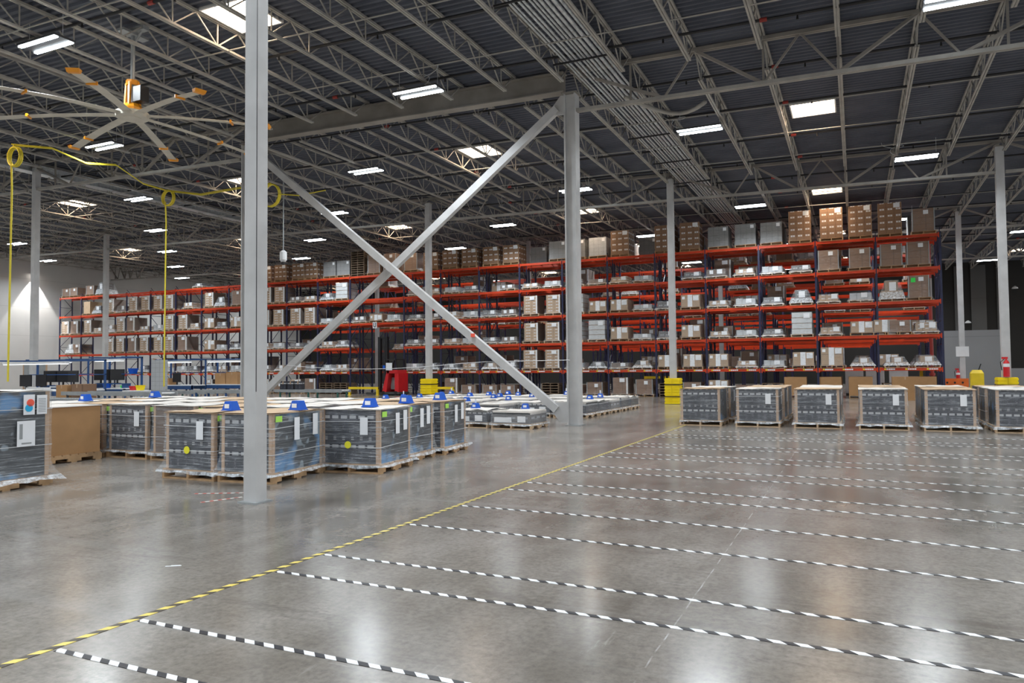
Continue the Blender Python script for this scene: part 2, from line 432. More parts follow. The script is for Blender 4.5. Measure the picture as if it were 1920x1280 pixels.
link('red_tag', MB().box(-2.56, -2.44, -.135, -.10, 2.02, 2.12).mesh('red_tag', 'red_sticker'), b1)
def wf_beam(x0, x1, y, z0, z1, label, fl=.32):
    L = x1-x0; sl = -.018*L
    m = MB()
    for (a, b, yy0, yy1) in ((z0, z0+.03, -fl/2, fl/2), (z1-.03, z1, -fl/2, fl/2), (z0+.03, z1-.03, -.01, .01)):
        v = [(0,yy0,a),(L,yy0,a+sl),(L,yy1,a+sl),(0,yy1,a),(0,yy0,b),(L,yy0,b+sl),(L,yy1,b+sl),(0,yy1,b)]
        for f in ((0,1,5,4),(1,2,6,5),(2,3,7,6),(3,0,4,7),(4,5,6,7),(3,2,1,0)): m.quad([v[i] for i in f])
    o = link('roof_girder', m.mesh('roof_girder', 'girder_paint'), None, TR(x0, y, 0)); return tag(o, label, 'girder', 'solid roof girders')
wf_beam(-18.75, -7.05, 18.72, TC(-18.75)-.66, TC(-18.75)-.10, 'deep solid brown-grey girder above the crossed braces')
m = MB().box(-.22, .22, 0, 24, -.32, -.28).box(-.22, .22, 0, 24, -.02, .02).box(-.012, .012, 0, 24, -.3, 0)
tag(link('roof_girder', m.mesh('roof_girder', 'galvanised'), None, TR(-30.2, 6.65, TC(-30.4)-.18)), 'pale flat girder running away above the workbenches at left', 'girder', 'solid roof girders')

# --- open web girders along X, one per bay
def truss(x0, x1, y, label):
    L = x1-x0; zb = -1.10; dz = -.018
    root = link('truss_girder', None, None, TR(x0, y, TC(x0)-.10)); tag(root, label, 'girder', 'open web roof girders')
    P = lambda x, z: (x, 0, z+dz*x)
    k = L/11.7
    m = MB()
    for s in (-1, 1): m.bar((0, s*.05, 0), (L, s*.05, dz*L), .07, .09)
    link('top_chord', m.mesh('top_chord', 'girder_paint'), root)
    m = MB()
    for s in (-1, 1): m.bar((.12, s*.045, zb+dz*.12), (L-.12, s*.045, zb+dz*(L-.12)), .06, .09)
    link('bottom_chord', m.mesh('bottom_chord', 'steel_joist'), root)
    nodes = [(0, 0), (2.55, 1), (3.34, 0), (5.0, 1), (5.85, 0), (6.68, 1), (8.36, 0), (9.15, 1), (11.7, 0)]
    m = MB()
    for (xa, a), (xb, b) in zip(nodes, nodes[1:]):
        big = abs(xb-xa) > 1.2
        m.bar(P(xa*k, zb if a else 0), P(xb*k, zb if b else 0), .10 if big else .05, .07 if big else .05)
    for xa in (1.67, 5.0, 6.68, 10.03): m.bar(P(xa*k, zb), P(xa*k, 0), .05)
    link('web', m.mesh('web', 'girder_paint'), root)
rown = {18.7: 'nearest girder line', 30.7: 'girder line above the yellow column guards', 42.8: 'girder line behind the front rack face', 54.8: 'far girder line'}
xs = [16.5] + CX + [XL]
xn = ['right edge bay', 'bay above the right pallets', 'bay of the crossed braces', 'bay left of the nearest column', 'bay above the workbenches', 'bay before the far left rack', 'bay against the left wall']
for y, nme in rown.items():
    for i in range(len(xs)-1):
        if y == 18.7 and i == 2: continue
        truss(xs[i+1], xs[i], y, 'open web girder, %s, %s' % (nme, xn[i]))

# --- bar joists along Y
def joist_meshes(L):
    e = .62
    top = MB()
    for s in (-1, 1): top.bar((s*.032, 0, -.03), (s*.032, L, -.03), .045, .06)
    bot = MB()
    for s in (-1, 1): bot.bar((s*.030, e, -.60), (s*.030, L-e, -.60), .045, .05)
    web = MB()
    n = 8; st = (L-2*e-.5)/n
    web.bar((0, .12, -.05), (0, e+.15, -.6), .03)
    web.bar((0, L-.12, -.05), (0, L-e-.15, -.6), .03)
    for k in range(n+1):
        y = e+.25+k*st
        web.bar((0, y, -.6), (0, y, -.05), .026)
        if k < n:
            web.bar((0, y, -.6), (0, y+st/2, -.05), .028)
            web.bar((0, y+st/2, -.05), (0, y+st, -.6), .028)
    return [('top_chord', top.mesh('top_chord', 'steel_joist')), ('bottom_chord', bot.mesh('bottom_chord', 'steel_joist')), ('web', web.mesh('web', 'steel_joist'))]
bays = ['over the near floor', 'over the crossed-brace bay', 'over the front rack', 'over the second rack aisle', 'at the far end']
for bi in range(len(CY)-1):
    y0, y1 = CY[bi]+.05, CY[bi+1]-.05
    pr = joist_meshes(y1-y0)
    for k in range(-3 if bi < 2 else -7, 38):
        x = 4.8-1.669*k
        if x < XL+.4: continue
        if bi == 0 and x < -34: continue
        nr = ('%s right of' % ORD[-k-1] if k < 0 else ('in line with' if k == 0 else '%s left of' % ORD[k-1]))
        far = bi >= 3
        lab = 'grey open web steel joist far back under the dark roof deck' if far else 'grey bar joist %s, %s the right-edge column line' % (bays[bi], nr)
        spawn('roof_joist', pr, TR(x, y0, TC(x)), lab, 'joist', 'far roof joists' if far else 'roof joists ' + bays[bi])
# --- bridging rods and sprinkler pipes across the joists
def along_x(x0, x1, y, dz, r, mat, name, label, cat, group, red=False):
    m = MB().tube([(x0, 0, TC(x0)+dz), (x1, 0, TC(x1)+dz)], r, 6)
    if not red:
        return tag(link(name, m.mesh(name, mat), None, TR(0, y, 0)), label, cat, group)
    root = link(name, None, None, TR(0, y, 0)); tag(root, label, cat, group)
    link('pipe', m.mesh('pipe', mat), root)
    q = MB(); h = MB(); x = x0+1.2; i = 0
    while x < x1:
        if i % 4 == 2: q.tube([(x, 0, TC(x)+dz), (x+.16, 0, TC(x)+dz)], r*1.5, 8)
        h.tube([(x+.8, 0, TC(x)+dz), (x+.8, 0, TC(x)+dz-.14)], [.012, .03], 6)
        x += 3.0; i += 1
    link('coupling', q.mesh('coupling', 'red_fitting'), root)
    link('sprinkler_head', h.mesh('sprinkler_head', 'black_pipe'), root)
for bi in range(4):
    for j, fy in enumerate((.27, .5, .73)):
        y = CY[bi]+12.05*fy
        along_x(XL if bi > 1 else -45, 13, y+.3, -.60, .016, 'steel_joist', 'bridging_rod', 'thin steel rod tying the joist bottoms %s, %s from the front' % (bays[bi], ORD[j]), 'rod', 'joist bridging rods')
    for j, fy in enumerate((.10, .36, .62, .88)):
        y = CY[bi]+12.05*fy
        along_x(XL if bi > 1 else -45, 14, y, -.28 if j % 2 else -.36, .034, 'black_pipe', 'sprinkler_pipe', 'black sprinkler pipe under the roof %s, %s from the front' % (bays[bi], ORD[j]), 'pipe', 'sprinkler pipes', True)
# --- conduit bundle running away beside the braced column line
cz = TC(-6)-.42
for k, (x, r) in enumerate([(-6.52, .024), (-6.44, .024), (-6.30, .030), (-6.20, .030), (-6.07, .026), (-5.98, .026), (-5.87, .038), (-5.75, .038), (-5.61, .045), (-5.48, .030)]):
    y1 = 45 if k > 1 else 31
    tag(link('electrical_conduit', MB().tube([(0, 0, 0), (0, y1-4, 0)], r, 8).mesh('electrical_conduit', 'galvanised'), None, TR(x, 4, cz+.02)),
        'silver conduit in the bundle under the roof, %s from its left edge' % ORD[k], 'conduit', 'bundled silver conduits')
for k in range(11):
    y = 7+3.4*k
    root = link('conduit_hanger', None, None, TR(-6.0, y, cz-.06)); tag(root, 'black hanger bar under the silver conduit bundle, %s from the camera' % ORD[k], 'hanger', 'conduit hangers')
    link('bar', MB().box(-.8, .8, -.02, .02, -.02, .02).mesh('bar', 'black_pipe'), root)
    for s in (-.75, .75): link('rod', MB().tube([(s, 0, 0), (s, 0, .45)], .008, 5).mesh('rod', 'black_pipe'), root)
# curved cable over the conduits
pts = []
for i in range(15):
    q = i/14; pts.append((-5.75+q*2.2, 20.0+1.0*math.sin(q*3), cz-.12-.45*math.sin(q*pi/2)))
tag(link('flexible_duct', MB().tube(pts, .06, 8).mesh('flexible_duct', 'steel_joist', smooth=True)), 'grey flexible duct curving across the silver conduits', 'duct')

# --- skylights
sk_lens = MB().frustum(-.62, .62, -.62, .62, 0, -.5, .5, -.5, .5, .22).mesh('lens', 'skylight_lens')
cb = MB()
for a in ((-.66, .66, -.66, -.62), (-.66, .66, .62, .66), (-.66, -.62, -.62, .62), (.62, .66, -.62, .62)): cb.box(*a, -.06, .34)
sk_curb = cb.mesh('curb', 'white_paint')
gb = MB()
for a in (-.3, 0, .3): gb.box(a-.008, a+.008, -.62, .62, .0, .016)
for a in (-.2, .2): gb.box(-.62, .62, a-.008, a+.008, .0, .016)
sk_grid = gb.mesh('safety_grid', 'white_paint')
rowk = ['nearest', 'crossed-brace', 'front-rack', 'second-aisle', 'far']
colk = ['right edge', 'right pallets', 'crossed braces', 'nearest column', 'workbenches', 'left rack', 'left wall']
for i, x in enumerate(SKX):
    for j, y in enumerate(SKYY):
        if x > 12: continue
        spawn('skylight', [('lens', sk_lens, TR(0, 0, .12)), ('curb', sk_curb), ('safety_grid', sk_grid)], TR(x, y, TC(x)+.03),
              'bright square skylight in the %s roof row, above the %s bay' % (rowk[j], colk[i]), 'skylight', 'roof skylights')
# --- LED high bay fixtures
fx_h = MB().box(-.68, .68, -.25, .25, .0, .05).box(-.30, .30, -.07, .07, .05, .11).mesh('housing', 'dark_steel')
fx_t = MB().box(-.65, .65, -.042, .042, -.025, 0).mesh('tube', 'led_tube')
fx_w = MB(); 
for s in (-.6, .6): fx_w.tube([(s, 0, .05), (s, 0, .62)], .006, 4)
fx_w = fx_w.mesh('hanging_wire', 'galvanised')
lt = bpy.data.lights.new('lamp', 'AREA'); lt.shape = 'RECTANGLE'; lt.size = 1.3; lt.size_y = .45
lt.energy = LAMP_W; lt.color = (.88, .95, 1); lt.spread = math.radians(150)
FY = [-7.6, -1.5, 4.5, 10.6, 16.6, 22.8, 28.8, 34.8, 40.8, 46.8, 52.8, 58.8, 64.6]  # first three rows carry the grid on out of view, added as fill
for j, y in enumerate(FY):
    for i in range(-1, 10):
        if (i+j) % 2: continue
        x = 2.05-6.25*i
        z = 8.74-.020*x
        if y < 6 and x < -40: continue
        r = spawn('ceiling_light', [('housing', fx_h), ('tube', fx_t, TR(0, -.18, 0)), ('tube', fx_t, TR(0, .18, 0)), ('hanging_wire', fx_w)], TR(x, y, z),
                  ('white twin-strip LED fixture, light row %s from the camera, %s from the right' % (ORD[j-3], ORD[(i+1)//2])) if j >= 3 else 'unseen white LED fill fixture added behind the camera, row %s back, %s from the right' % (ORD[2-j], ORD[(i+1)//2]), 'ceiling light', 'LED ceiling lights')
        l = link('lamp', lt, r, TR(0, 0, -.04))
# wall lamp throwing the cone of light on the left wall
root = link('wall_light', None, None, TR(XL+.02, 36.2, 9.25)); tag(root, 'wall light throwing a bright cone down the white wall', 'wall light')
link('housing', MB().box(0, .5, -.18, .18, 0, .14).mesh('housing', 'white_paint'), root)
link('lens', MB().box(.24, .46, -.12, .12, -.02, 0).mesh('lens', 'led_warm'), root)
sp = bpy.data.lights.new('lamp', 'SPOT'); sp.energy = 1500; sp.spot_size = math.radians(68); sp.spot_blend = .25; sp.color = (1, .98, .94)
sp.shadow_soft_size = .05
so = link('lamp', sp, root, Matrix.Translation((.36, 0, -.05)))

# ================================================================== PALLET RACKS
UPH = LV[-1]+.14
def upright_mesh(h, d):
    m = MB()
    for y in (0.04, d-.04): m.box(-.045, .045, y-.035, y+.035, 0.01, h)
    for y in (0.04, d-.04): m.box(-.07, .07, y-.06, y+.06, 0, .012)
    return m
up_posts = upright_mesh(UPH, RD).mesh('upright_frame', 'rack_navy')
lm = MB(); z = .35; sgn = 0
while z < UPH-.5:
    lm.bar((0, .05, z), (0, RD-.05, z), .03); a, b = (.05, RD-.05) if sgn % 2 else (RD-.05, .05)
    lm.bar((0, a, z), (0, b, z+1.0), .03); z += 1.05; sgn += 1
up_lace = lm.mesh('frame_lacing', 'rack_navy')
def beam_mesh(L):
    m = MB().box(.05, L-.05, -.025, .025, -.065, .060).box(.05, L-.05, -.055, -.025, -.065, -.035)
    for x in (.05, L-.05): m.box(x-.025, x+.025, -.05, -.0, -.13, .09)
    return m.mesh('shelf_beam', 'rack_orange')
def tie_mesh(L):
    return [(MB().box(-.02, .02, .03, RD-.03, .02, .058).mesh('pallet_support', 'rack_orange'), L*(k+.5)/4) for k in range(4)]
BM = {}; 
def beams_for(L):
    L = round(L, 3)
    if L not in BM:
        st = MB()
        for k in range(3):
            x = L*(.17+.33*k)-.22
            for q in range(5): st.box(x+q*.09, x+q*.09+.078, -.0575, -.0555, -.025, .035, 1 if q == 0 else 0)
        BM[L] = (beam_mesh(L), tie_mesh(L), st.mesh('bin_label', 'white_paper', 'yellow_sticker'))
    return BM[L]
back_beam_T = Matrix.Translation((0, RD-.03, 0))
def rack_bay(xr, xl, y, label, group, last, levels=LV, labels=True):
    L = xr-xl; bm, tm, sm = beams_for(L)
    pr = [('upright_frame', up_posts, TR(L, 0), [('frame_lacing', up_lace)])]
    if last: pr.append(('upright_frame', up_posts, TR(0, 0), [('frame_lacing', up_lace)]))
    for z in levels:
        sub = [('bin_label', sm)] if z == LV[0] and labels else []
        pr.append(('shelf_beam', bm, TR(0, .03, z), sub))
        pr.append(('shelf_beam', bm, TR(0, RD-.03, z)))
        if labels:
            for tmm, xx in tm: pr.append(('pallet_support', tmm, TR(xx, 0, z)))
    return spawn('pallet_rack', pr, TR(xl, y), label, 'pallet rack', group)
rows = [('front row', RACK_Y, 0, 22), ('back-to-back second row', RACK_Y+1.32, 0, 18), ('third row beyond the aisle', 44.1, 0, 14), ('fourth row', 45.42, 0, 12),
        ('fifth row', 50.3, 0, 9), ('sixth row', 56.6, 1, 7)]
for rn, y, a, b in rows:
    for i in range(a, b+1):
        tun = i == 11
        lab = 'orange and navy pallet rack bay, %s, %s from the right end' % (rn, ORD[i]) if rn in ('front row', 'back-to-back second row') else 'orange and navy rack bay far behind, %s, %s from the right end' % (rn.split(' beyond')[0], ORD[i])
        if tun and rn == 'front row': lab = 'wide open tunnel bay of the front orange rack, above the reach truck'
        r = rack_bay(UX(i), UX(i+1), y, lab, 'pallet racks, '+rn, i == b, LV[2:] if tun else LV, rn == 'front row')
        if tun and rn == 'front row':
            s_ = link('aisle_sign', MB().box(-.15, .15, -.012, 0, -.28, .10).mesh('aisle_sign', 'white_paper'), r, TR(1.92, -.03, LV[2]))
            m = MB().box(-.095, -.040, -.02, -.012, -.18, .06).box(.040, .095, -.02, -.012, -.18, .06).box(-.07, .07, -.02, -.012, -.225, -.17)
            link('letter', m.mesh('letter', 'black_plastic'), s_)

# ------------------------------------------------------------------ pallets and loads
def pallet_mesh(w_, d_, mat='wood', stringers=True):
    m = MB()
    n = 7
    for k in range(n):
        x = -w_/2+w_*(k+.5)/n
        m.box(-w_/2, w_/2, -d_/2+d_*k/n+.006, -d_/2+d_*(k+.86)/n, .118, .138)
    for x in (-w_/2+.02, 0, w_/2-.02): 
        # notched stringer
        m.box(x-.02, x+.02, -d_/2, d_/2, .07, .118)
        for (a, b) in ((-.5, -.34), (-.12, .12), (.34, .5)): m.box(x-.02, x+.02, a*d_, b*d_, .018, .07)
    for k in (0, 2, 4): m.box(-w_/2, w_/2, -d_/2+d_*k/4.55, -d_/2+d_*k/4.55+.1, 0, .018)
    return m.mesh('pallet', mat)
PAL = pallet_mesh(1.0, 1.12, 'wood'); PALP = pallet_mesh(1.0, 1.12, 'wood_pale')
PALB = {}
def wrap_mesh(w_, d_, z0, z1, flare=.07, seed=0, mat='stretch_wrap', jit=.008, nx=6, nz=7, lean=0.):
    rd = random.Random(seed); m = MB(); fl = .22
    ring = []
    N4 = nx*4
    def pt(k, q):
        s = k % N4; side = s//nx; f = (s % nx)/nx
        g = max(0, 1-(q*(z1-z0))/fl)**1.6*flare
        a, b = w_/2+.012+g, d_/2+.012+g
        c = [(-a, -b), (a, -b), (a, b), (-a, b)]
        p, n = c[side], c[(side+1) % 4]
        return (p[0]+(n[0]-p[0])*f, p[1]+(n[1]-p[1])*f)
    grid = []
    for j in range(nz+1):
        q = j/nz if j else 0
        q = (j/nz)**1.5
        row = []
        for k in range(N4):
            x, y = pt(k, q); row.append((x+rd.uniform(-jit, jit), y+rd.uniform(-jit, jit), z0+(z1-z0)*q+(rd.uniform(-.006, .006) if 0 < j < nz else (rd.uniform(-.03, .01) if j == 0 else 0))))
        grid.append(row)
    for j in range(nz):
        for k in range(N4):
            k2 = (k+1) % N4
            m.quad([grid[j][k], grid[j][k2], grid[j+1][k2], grid[j+1][k]], None, 1 if j == 0 else 0)
    return m.mesh('stretch_wrap', mat, 'wrap_skirt' if mat == 'stretch_wrap' else mat, smooth=True)
def bits(name, mat, *bx): return [(name, MB().box(*b).mesh(name, mat)) for b in bx]
# load prototypes for the racks ------------------------------------------------
def load_X(h, rows_, mat='brown_label_carton', w_=.96):
    c = MB().box(-w_/2, w_/2, -.55, .55, .14, h).mesh('cartons', mat)
    sh = MB().box(w_/2-.32, w_/2-.06, -.556, -.551, h-.24, h-.03).mesh('label_sheet', 'white_paper')
    return [('pallet', PAL), ('cartons', c), ('label_sheet', sh)] + bits('corner_board', 'tan_board', *[(s*(w_/2)-.006, s*(w_/2)+.006, -.556, -.5, .14, h) for s in (-1, 1)])
def load_G(h, w_=.98, mat='grey_carton'):
    c = MB().box(-w_/2, w_/2, -.55, .55, .14, h).mesh('cartons', mat)
    sh = MB().box(w_/2-.24, w_/2-.08, -.566, -.561, h-.22, h-.06).mesh('label_sheet', 'white_paper')
    return [('pallet', PAL), ('cartons', c), ('stretch_wrap', wrap_mesh(w_, 1.1, .12, h, .03, 3, 'wrap_thin')), ('label_sheet', sh)]
def load_T(h, mat='tan_label_carton', w_=.80, seed=1, dark=True):
    c = MB().box(-w_/2, w_/2, -.55, .55, .14, h, 0, None, 1).mesh('cartons', mat, 'dark_brown_carton')
    cp = MB().box(w_/2-.06, w_/2+.012, -.575, -.5, .14, h).mesh('corner_board', 'white_paint')
    sh = MB().box(-.02, .26, -.585, -.578, h-.24, h-.04).mesh('label_sheet', 'white_paper')
    return [('pallet', PALP), ('cartons', c), ('corner_board', cp), ('stretch_wrap', wrap_mesh(w_, 1.1, .10, h, .10, seed, 'wrap_thin')), ('label_sheet', sh)]
def load_L(h, mat='dim_carton', seed=1, w_=.92, sheetx=.08):
    rd = random.Random(seed); m = MB(); n = 3; x = -w_/2
    for k in range(n):
        ww = w_/n; hh = h-rd.uniform(0, .04)
        m.box(x+.003, x+ww-.003, -.52, .52, .14, hh); x += ww
    sh = bits('label_sheet', 'white_paper', (sheetx, sheetx+.26, -.548, -.540, h*.5, h-.02), *([(sheetx-.36, sheetx-.18, -.548, -.540, h*.5, h-.05)] if seed % 3 == 0 else []))
    return [('pallet', PALP), ('cartons', m.mesh('cartons', mat)), ('stretch_wrap', wrap_mesh(w_, 1.05, .09, h+.004, .11, seed))] + sh
def load_M(h, seed=1, w_=.94, mat='tan_carton'):
    c = MB().box(-w_/2, w_/2, -.54, .54, .14, h, 0, None, 1).mesh('cartons', mat, 'plain_brown_carton')
    st = MB().box(-.13, .10, -.546, -.541, .15, h-.005).mesh('white_band', 'white_paper')
    sh = bits('label_sheet', 'white_paper', (.14, .42, -.552, -.546, h-.30, h-.04), (-w_/2+.06, -w_/2+.2, -.552, -.546, h-.22, h-.08))
    return [('pallet', PAL), ('cartons', c), ('white_band', st), ('stretch_wrap', wrap_mesh(w_, 1.08, .12, h, .05, seed, 'wrap_thin'))] + sh
def load_W(h, seed=1, w_=.90):
    m = MB(); n = 4; hh = (h-.14)/n
    for k in range(n): m.box(-w_/2+.01*(k % 2), w_/2-.01*(k % 2), -.54, .54, .14+k*hh, .14+(k+1)*hh-.025)
    d = MB()
    for k in range(1, n): d.box(-w_/2+.03, w_/2-.03, -.52, .52, .14+k*hh-.026, .14+k*hh)
    sh = MB().box(.08, .36, -.565, -.558, h-.3, h-.08).mesh('label_sheet', 'white_paper')
    return [('pallet', PALP), ('cartons', m.mesh('cartons', 'grid_white_carton')), ('divider_board', d.mesh('divider_board', 'tan_board')),
            ('stretch_wrap', wrap_mesh(w_, 1.08, .1, h, .08, seed, 'wrap_thin')), ('label_sheet', sh)]
def load_P(h, seed=1, mat='pale_carton'):
    rd = random.Random(seed); m = MB()
    m.box(-.44, .44, -.5, .5, .14, h*.5); m.box(-.24+rd.uniform(-.1, .1), .26, -.4, .4, h*.5, h-.02)
    wr = MB().frustum(-.55, .55, -.58, .58, .10, -.46, .46, -.53, .53, h*.45, 1, False, False).frustum(-.46, .46, -.53, .53, h*.45, -.27, .30, -.43, .43, h, 0, True, False)
    sh = MB().box(-.1, .18, -.50, -.49, h*.5, h*.9).mesh('label_sheet', 'white_paper')
    return [('pallet', PALP), ('cartons', m.mesh('cartons', mat)), ('stretch_wrap', wr.mesh('stretch_wrap', 'stretch_wrap', 'wrap_skirt')), ('label_sheet', sh)]
def load_B(h, seed=1, w_=.86, green=False):
    c = MB().box(-w_/2, w_/2, -.54, .54, .14, h).mesh('cartons', 'plain_brown_carton')
    sh = MB().box(.0, .2, -.565, -.558, h-.26, h-.08).mesh('label_sheet', 'white_paper')
    out = [('pallet', PAL), ('cartons', c), ('stretch_wrap', wrap_mesh(w_, 1.08, .1, h, .13, seed, 'wrap_thin')), ('label_sheet', sh)]
    out += bits('corner_board', 'grey_steel', *[(s*w_/2-.02, s*w_/2+.02, -.56, -.52, .14, h) for s in (-1, 1)])
    if green: out.append(('tag_sticker', MB().box(-.3, -.12, -.568, -.56, h-.3, h-.1).mesh('tag_sticker', 'green_sticker'), None, None, 'bright green tag'))
    return out
def load_S(h, w_=1.0):
    m = MB(); z = 0
    while z < h-.1: 
        m.box(-w_/2, w_/2, -.55, .55, z+.11, z+.135)
        for x in (-w_/2+.02, 0, w_/2-.02): m.box(x-.02, x+.02, -.55, .55, z+.018, z+.11)
        for y in (-.5, 0, .5): m.box(-w_/2, w_/2, y-.05, y+.05, z, z+.018)
        z += .142
    return [('pallets', m.mesh('pallets', 'wood_dark'))]
PC = {}
DESC = {'X': 'tall brown white-dotted carton stack', 'G': 'grey block of cartons', 'g': 'pale shiny wrapped carton block', 'T': 'wrapped tan carton stack',
        'L': 'low clear-wrapped pallet load', 'M': 'tan carton load with white band', 'W': 'stack of white layered cartons', 'P': 'loose heap of wrapped boxes', 'B': 'dark brown wrapped carton pallet', 'S': 'stack of empty wooden pallets', 'K': 'plain tan box', 'N': 'dark wrapped brown carton stack'}
CAT = {'S': 'pallet stack'}
def proto(ty, h, var):
    key = (ty, h, var)
    if key in PC: return PC[key]
    if ty == 'X': p = load_X(h, 4)
    elif ty == 'G': p = load_G(h)
    elif ty == 'g': p = load_G(h, .98, 'pale_carton')
    elif ty == 'T': p = load_T(h, seed=var)
    elif ty == 'L': p = load_L(h, ['dim_carton', 'pale_carton', 'tan_label_carton', 'dark_brown_carton'][var % 4], var, .92 if var % 2 else .84, [.08, .02, .12, .05][var % 4])
    elif ty == 'M': p = load_M(h, var)
    elif ty == 'W': p = load_W(h, var)
    elif ty == 'P': p = load_P(h, var, ['pale_carton', 'dim_carton', 'tan_carton'][var % 3])
    elif ty == 'B': p = load_B(h, var)
    elif ty == 'N': p = load_T(h, 'plain_brown_carton', seed=var)
    elif ty == 'b': p = load_B(h, var, .80, True)
    elif ty == 'S': p = load_S(h)
    elif ty == 'K': p = [('pallet', PALP), ('cartons', MB().box(-.36, .36, -.5, .5, .14, h).mesh('cartons', 'kraft_pale'))]
    PC[key] = p; return p
# level: list of (bay position, type, height);  bay position = upright index at its right + fraction of the bay to the left
DATA = {
 5: [(.24,'B',1.15),(.76,'X',1.55),(1.24,'X',1.55),(1.72,'X',1.55),(2.26,'X',1.55),(2.76,'G',1.12),(3.24,'G',1.15),(3.74,'G',1.12),(4.3,'X',1.48),(4.80,'X',1.45),
     (5.72,'X',1.38),(6.2,'g',1.12),(6.66,'G',1.10),(7.10,'G',1.10),(8.2,'X',1.12),(8.70,'X',1.12),(9.24,'X',1.12),(9.74,'X',1.12),(10.26,'X',1.1),(10.8,'B',1.15),
     (11.25,'B',1.25),(11.55,'B',1.25),(11.85,'S',1.56),(12.20,'G',1.05),(12.62,'G',1.05),(13.2,'X',1.1),(13.62,'X',1.1),(14.2,'X',1.12),(14.7,'X',1.12),
     (17.15,'P',.35),(21.15,'P',1.0),(21.6,'B',.8),(22.35,'B',.75),(22.72,'B',.72)],
 4: [(.34,'B',1.15),(.76,'B',1.12),(1.27,'B',1.05),(1.78,'B',1.05),(2.26,'L',.42),(2.76,'L',.45),(3.26,'L',.42),(3.8,'L',.48),(4.25,'L',.42),(5.25,'L',.40),(5.75,'L',.42),
     (6.22,'L',.36),(6.72,'L',.42),(7.22,'L',.42),(7.74,'L',.36),(8.3,'L',.36),(9.2,'L',.42),(9.70,'L',.42),(10.2,'L',.40),(10.68,'L',.36),(12.25,'W',1.14),(12.72,'P',.55),
     (13.25,'L',.42),(13.70,'L',.42),(14.25,'T',1.14),(14.7,'T',1.16),(15.2,'T',1.14),(15.7,'B',1.1),(16.3,'P',.75),(16.7,'T',1.08),(17.5,'L',.5),(18.25,'T',1.12),(18.7,'T',1.12),
     (19.2,'T',1.12),(19.72,'T',1.12),(20.2,'L',.55),(20.7,'T',1.1),(21.3,'P',.7),(21.75,'K',1.05)],
 3: [(.34,'b',1.12),(.76,'P',.98),(1.26,'L',.48),(1.80,'L',.48),(2.26,'P',.75),(2.76,'L',.45),(3.26,'L',.45),(3.78,'L',.42),(4.3,'M',.76),(4.8,'L',.5),(5.26,'L',.40),(5.75,'M',.70),
     (6.22,'M',.68),(6.72,'W',1.14),(7.22,'T',1.14),(7.74,'T',1.14),(8.26,'L',.45),(8.74,'L',.45),(9.22,'L',.45),(9.74,'L',.48),(10.2,'L',.42),(10.68,'L',.40),
     (11.18,'L',.46),(11.50,'M',.5),(11.82,'L',.44),(12.25,'L',.46),(12.72,'L',.42),(13.25,'T',1.16),(13.72,'T',1.16),(14.28,'T',1.14),(14.75,'T',1.14),(15.3,'P',.8),(15.75,'M',.8),
     (16.25,'L',.5),(16.7,'M',.8),(17.25,'L',.5),(17.72,'T',1.14),(18.25,'T',1.12),(18.7,'L',.5),(19.25,'L',.45),(19.8,'N',1.14),(20.25,'T',1.14),(20.7,'P',.7),
     (21.25,'L',.5),(21.7,'T',1.12),(22.3,'N',1.1),(22.72,'T',1.1)],
 2: [(.25,'L',.55),(.66,'B',.66),(.88,'M',.7),(1.26,'M',.66),(1.78,'L',.45),(2.26,'W',1.2),(2.76,'L',.42),(3.25,'L',.42),(3.76,'L',.40),(4.3,'M',.74),(4.78,'L',.48),(5.28,'L',.38),
     (5.76,'M',.76),(6.24,'W',1.18),(6.74,'W',1.14),(7.24,'T',1.14),(7.74,'T',1.14),(8.26,'L',.42),(8.75,'L',.42),(9.25,'L',.42),(9.74,'L',.42),(10.25,'L',.42),(10.75,'L',.42),
     (12.25,'P',.5),(12.70,'L',.46),(13.22,'P',.5),(13.70,'L',.42),(14.25,'L',.46),(14.75,'L',.46),(15.25,'L',.5),(15.75,'P',.5),(16.25,'L',.46),(16.7,'M',.78),(17.72,'N',1.1),
     (18.25,'T',1.14),(18.7,'T',1.14),(19.25,'T',1.14),(19.75,'N',1.14),(20.25,'T',1.14),(20.7,'T',1.14),(22.2,'N',.8),(22.5,'P',.85)],
 1: [(.24,'P',.55),(.72,'P',.52),(1.26,'P',.50),(1.76,'M',.98),(2.25,'M',.78),(2.76,'L',.42),(3.26,'L',.42),(3.78,'M',.76),(4.28,'M',.76),(4.78,'M',.74),(5.28,'P',.5),(5.76,'L',.38),
     (6.24,'P',.46),(6.74,'L',.42),(7.25,'T',1.14),(7.76,'T',1.14),(8.26,'L',.5),(8.75,'P',.48),(9.25,'L',.46),(9.74,'P',.46),(10.25,'P',.5),(10.75,'L',.48),
     (12.25,'L',.48),(12.72,'P',.48),(13.22,'L',.48),(13.68,'M',.62),(14.2,'P',.5),(14.72,'L',.48),(15.25,'L',.48),(15.75,'L',.5),(16.25,'L',.48),(16.75,'P',.48),
     (17.3,'L',.5),(17.75,'L',.5),(18.25,'P',.9),(18.7,'T',1.1),(19.3,'P',.6)]}
SH = {5: 'top', 4: 'fourth', 3: 'third', 2: 'second', 1: 'lowest'}
def bayx(p):
    i = int(p); f = p-i; return UX(i)+(UX(i+1)-UX(i))*f, i, f
cnt = 0
